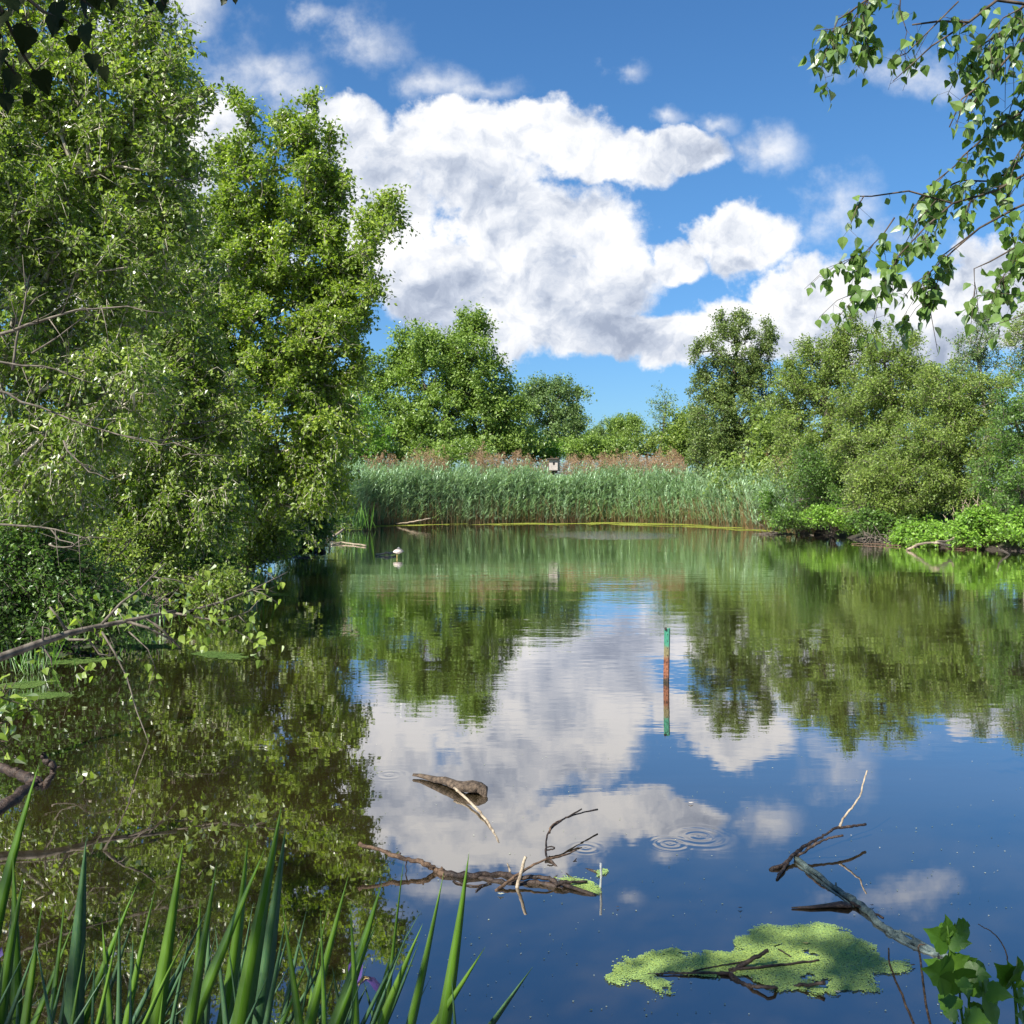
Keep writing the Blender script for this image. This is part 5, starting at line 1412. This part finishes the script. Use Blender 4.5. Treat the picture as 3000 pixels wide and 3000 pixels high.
ri = np.random.default_rng(17)
for _ in range(74):
    bx_ = ri.uniform(-40, 790); tx = bx_ + ri.uniform(-20, 90); blades.append((tx, ri.uniform(1700, 1880), bx_, ri.uniform(8, 18)))
clumps = {}
for i, (tx, ty, bx_, wd) in enumerate(blades):
    D = ri.uniform(1.75, 2.25) if i < 38 else ri.uniform(1.9, 2.35)
    tip = at(tx, ty, D)
    bD = D + ri.uniform(-.08, .08)
    b1 = at(bx_, 1932, bD)
    # extend along the same line down to the soil
    dirv = (b1 - tip) / (tip[2] - b1[2])
    gz = .20
    base = b1 + dirv * (b1[2] - gz)
    key = int(round(base[0] / .26))
    clumps.setdefault(key, []).append((tip, base, wd / F * D, i))
places = ["at the left edge of the picture", "second clump from the left edge", "with a tall broad blade, third clump from the left", "of crowded narrow blades, fourth clump from the left", "with the tallest twin blades, in the middle of the bed",
          "left of the purple flower", "around the purple flower", "right of the purple flower", "with a long blade arching right, at the right end of the bed"]
keys = sorted(clumps)
names = {}
for gi, key in enumerate(keys):
    items = clumps[key]
    cx_ = np.mean([b[1] for b in items], 0)
    lab = "iris clump of green sword-shaped blades, number %s from the left edge of the bank" % ["first", "second", "third", "fourth", "fifth", "sixth", "seventh", "eighth", "ninth", "tenth", "eleventh", "twelfth", "thirteenth", "fourteenth", "fifteenth"][gi]
    lab = lab.replace("number ", "")
    root = tag(empty("iris_plant", (cx_[0], cx_[1], .2)), lab, "iris plant", "irises on the near bank")
    for (tip, base, wd, i) in items:
        gap = base - cx_
        base = cx_ + gap * .8
        V, q = blade_mesh(tip, base, (wd * 1.8 if i < 38 else wd * 1.3), ri, None, bend=ri.normal() * .022, twist=ri.normal() * .25)
        o = make_mesh("blade", V, [q], M_IRIS if (i < 40 and ri.random() < .78) else M_IRIS_PALE, rnd=np.full(len(q), ri.random()), smooth=True)
        shift(o, root)

# purple flower on its own stem
fc = at(672, 1852, 2.15)
root = tag(empty("iris_flower", (fc[0] - .02, fc[1], .2)), "purple iris flower with yellow-marked drooping petals among the blades", "flower")
tb = Tubes(); tb.add([(fc[0] - .04, fc[1], .2), (fc[0] - .02, fc[1], fc[2] - .25), (fc[0] - .012, fc[1], fc[2] - .05)], [.005, .004, .004], 7)
shift(tb.build("stem", M_IRIS), root)
tb = Tubes(); tb.add([(fc[0] - .012, fc[1], fc[2] - .075), (fc[0] - .012, fc[1], fc[2] - .05), (fc[0] - .01, fc[1], fc[2] - .02)], [.005, .009, .006], 8)
shift(tb.build("bud_sheath", plain("dark_sheath", (.03, .04, .025))), root)
M_PETAL = leaf_mat("iris_petal", (.14, .07, .36), (.20, .11, .46), (.32, .22, .55), trans=.4, gloss=.02, tcol=1.0)
M_PETAL_Y = leaf_mat("iris_petal_signal", (.6, .42, .12), (.7, .5, .2), (.7, .6, .4), trans=.3, gloss=.02, tcol=1.0)


def petal(pts, wd, mat, nm):
    pts = np.array([np.array(fc) + np.array(p_) for p_ in pts]); n = len(pts); Vv = []
    for i, p_ in enumerate(pts):
        ww = wd[i]
        sdv = unit(np.cross(unit(pts[min(i + 1, n - 1)] - pts[max(i - 1, 0)]), [0.25, 1, .3]))
        Vv += [p_ - sdv * ww, p_ + np.array([0, .004, .002]), p_ + sdv * ww]
    q = [(3 * i + j, 3 * i + j + 1, 3 * i + j + 4, 3 * i + j + 3) for i in range(n - 1) for j in (0, 1)]
    o = make_mesh(nm, np.array(Vv), [np.array(q)], mat, rnd=np.full(len(q), .5), smooth=True); shift(o, root); return o


petal([(0, 0, -.01), (.004, 0, .015), (.006, .003, .035), (.004, .006, .05)], [.003, .009, .010, .002], M_PETAL, "petal")
petal([(0, 0, -.01), (-.010, .006, .01), (-.014, .01, .028), (-.012, .012, .038)], [.003, .007, .008, .002], M_PETAL, "petal")
pr_ = petal([(0, 0, -.01), (.020, -.004, .010), (.036, -.006, .006), (.048, -.006, -.010), (.050, -.006, -.022)], [.003, .007, .011, .012, .003], M_PETAL, "petal")
pl_ = petal([(0, 0, -.01), (-.012, -.012, .0), (-.016, -.018, -.015), (-.016, -.02, -.035), (-.014, -.02, -.045)], [.003, .008, .012, .010, .002], M_PETAL, "petal")
sg_ = petal([(0, -.002, -.008), (-.012, -.0145, .002), (-.0155, -.021, -.012)], [.002, .004, .002], M_PETAL_Y, "petal_signal"); reparent(sg_, pl_)
sg_ = petal([(.004, -.003, -.006), (.020, -.007, .0125), (.030, -.009, .011)], [.002, .003, .002], M_PETAL_Y, "petal_signal"); reparent(sg_, pr_)
# second small bloom cut by the left edge
fc = at(2, 1802, 2.0)
root = tag(empty("iris_flower", (fc[0] - .02, fc[1], .2)), "pale violet iris petal just showing at the left edge of the picture", "flower")
tb = Tubes(); tb.add([(fc[0] - .03, fc[1], .2), (fc[0] - .012, fc[1], fc[2] - .01)], [.005, .004], 7)
shift(tb.build("stem", M_IRIS), root)
petal([(-.01, 0, -.01), (-.004, 0, .005), (.0, .0, .012)], [.002, .010, .003], M_PETAL, "petal")
petal([(-.01, 0, -.01), (-.02, -.004, .010), (-.032, -.006, .0)], [.003, .011, .003], M_PETAL, "petal")

# ------------------------------------------------------------------ leafy plant in the lower right corner
ZP = lambda zx, zy, D=2.0: at(1642.2 + zx * .15, 1674.4 + zy * .15, D)


def leafy(label, stems, lvs, seed):
    r = np.random.default_rng(seed)
    b0 = stems[0][0]
    root = tag(empty("leafy_plant", (b0[0], b0[1], .2)), label, "plant")
    tb = Tubes()
    for pts in stems:
        pts = [np.array(p_) for p_ in pts]
        b = pts[0].copy(); b[2] = .18
        tb.add([b] + pts, np.linspace(.004, .0018, len(pts) + 1), 6)
    rec = []
    for (ax0, ay0, ax1, ay1, nx_, D) in lvs:
        a = ZP(ax0, ay0, D); e = ZP(ax1, ay1, D + r.uniform(-.05, .05))
        s = np.linalg.norm(e - a)
        nn = unit(np.array([nx_, -1.0, .55 + r.normal() * .25]))
        rec.append((a, (e - a) / s, nn, s, r.beta(2, 2)))
        tb.add([a + (a - e) * .12 + [0, 0, -.01], a], [.0012, .001], 4)
    finish_spray(root, tb, rec, M_PLANT, M_IRIS, shape='maple', width=.9, bname="stems")


leafy("leafy green plant with toothed leaves rising at the lower right corner",
      [[ZP(1060, 1800), ZP(1040, 1300), ZP(1010, 900), ZP(985, 620), ZP(965, 480)], [ZP(1180, 1800), ZP(1135, 1500), ZP(1120, 1250)], [ZP(1240, 1800), ZP(1240, 1400), ZP(1260, 1150)], [ZP(1430, 1800), ZP(1425, 1300), ZP(1400, 1050)]],
      [(975, 640, 965, 345, .3, 2.0), (960, 620, 880, 420, -.6, 2.0), (975, 700, 700, 530, -.3, 2.0), (1000, 690, 1270, 700, .2, 2.0), (1060, 600, 1300, 520, .2, 2.05), (1000, 640, 1080, 450, .6, 2.05),
       (1000, 1120, 700, 1040, -.3, 1.95), (990, 1100, 680, 900, 0, 2.05), (1040, 950, 1230, 870, .1, 2.0), (1080, 1000, 1330, 900, .3, 2.0), (1200, 1050, 1530, 1120, .2, 1.95), (1150, 1080, 1240, 1400, 0, 1.95),
       (1050, 1050, 1150, 1400, -.3, 1.93), (1250, 1080, 1480, 980, .3, 2.05), (1060, 1250, 1000, 950, 0, 2.0), (1380, 1250, 1180, 1350, 0, 2.0), (1480, 1300, 1790, 1370, .2, 1.95), (1380, 1240, 1540, 1190, 0, 2.0),
       (1080, 1540, 840, 1310, -.3, 1.95), (1090, 1620, 895, 1570, -.2, 1.93), (1280, 1750, 1200, 1500, 0, 1.93), (1260, 1600, 1500, 1700, .3, 1.93), (1430, 1560, 1660, 1480, .2, 1.97), (1290, 1560, 1430, 1480, 0, 2.0),
       (1300, 1700, 1420, 1850, 0, 1.93), (1010, 1430, 1100, 1330, 0, 2.0), (1130, 1180, 1280, 1260, .2, 1.9), (1100, 950, 1080, 830, 0, 2.0)], 1)
leafy("smaller leafy plant cut by the right edge beside the toothed leaves",
      [[ZP(1850, 1800), ZP(1830, 1500), ZP(1800, 1200), ZP(1780, 1060)], [ZP(1960, 1800), ZP(1900, 1600), ZP(1850, 1380), ZP(1820, 1250)]],
      [(1790, 1170, 1590, 980, -.4, 2.0), (1790, 1180, 1900, 900, .4, 2.0), (1780, 1160, 1740, 940, 0, 2.0), (1800, 1170, 1900, 1050, .4, 1.97), (1830, 1200, 1990, 1240, .2, 2.0), (1860, 1400, 2000, 1500, .2, 1.95), (1900, 1600, 2020, 1700, .1, 1.95), (1850, 1390, 1960, 1330, .2, 2.0), (1930, 1700, 1880, 1600, -.1, 1.95)], 2)
stick("dry_tendril", "thin curved dry tendril arching above the smaller leafy plant", "twig",
      [([ZP(1790, 1150), ZP(1735, 960), ZP(1700, 800), ZP(1610, 640), ZP(1500, 540), ZP(1420, 500), ZP(1355, 458)], .0016, .0008)], M_BROWNWOOD, seed=33, rough=.03)


# grass tufts along the left bank
def tuft(label, px, py, D, n_, h_, seed, mat=M_GRASS):
    r = np.random.default_rng(seed); c_ = at(px, py, D); gz_ = max(.0, ground_z(c_[0], c_[1]))
    V = []; Fq = []; c0 = 0
    P = np.array([c_[0], c_[1], gz_])[None] + r.normal(size=(n_, 3)) * [h_ * .35, h_ * .35, 0]
    ax_ = unit(r.normal(size=(n_, 3)) * .25 + [0, 0, 1])
    V, Fc, k = leaves(P, ax_, unit(r.normal(size=(n_, 3)) * [1, 1, .1]), h_ * r.uniform(.5, 1.1, n_), .018, 'kite', .012)
    o = make_mesh("grass_tuft", V, [Fc], mat, rnd=np.repeat(r.random(n_), k))
    tag(o, label, "grass")


tuft("bright grass tuft standing in the water off the left bank mud", 475, 1100, 16.6, 40, .55, 1)
tuft("bright green grass tuft below the tangled bare twigs", 268, 1150, 12.6, 90, .4, 2)
tuft("thin grass tuft at the water edge under the grey limb", 60, 1230, 9.6, 50, .35, 3)
tuft("pale grass tuft at the waterline where the left bank meets the reeds", 655, 1000, 42, 90, 1.4, 4, M_GRASS)
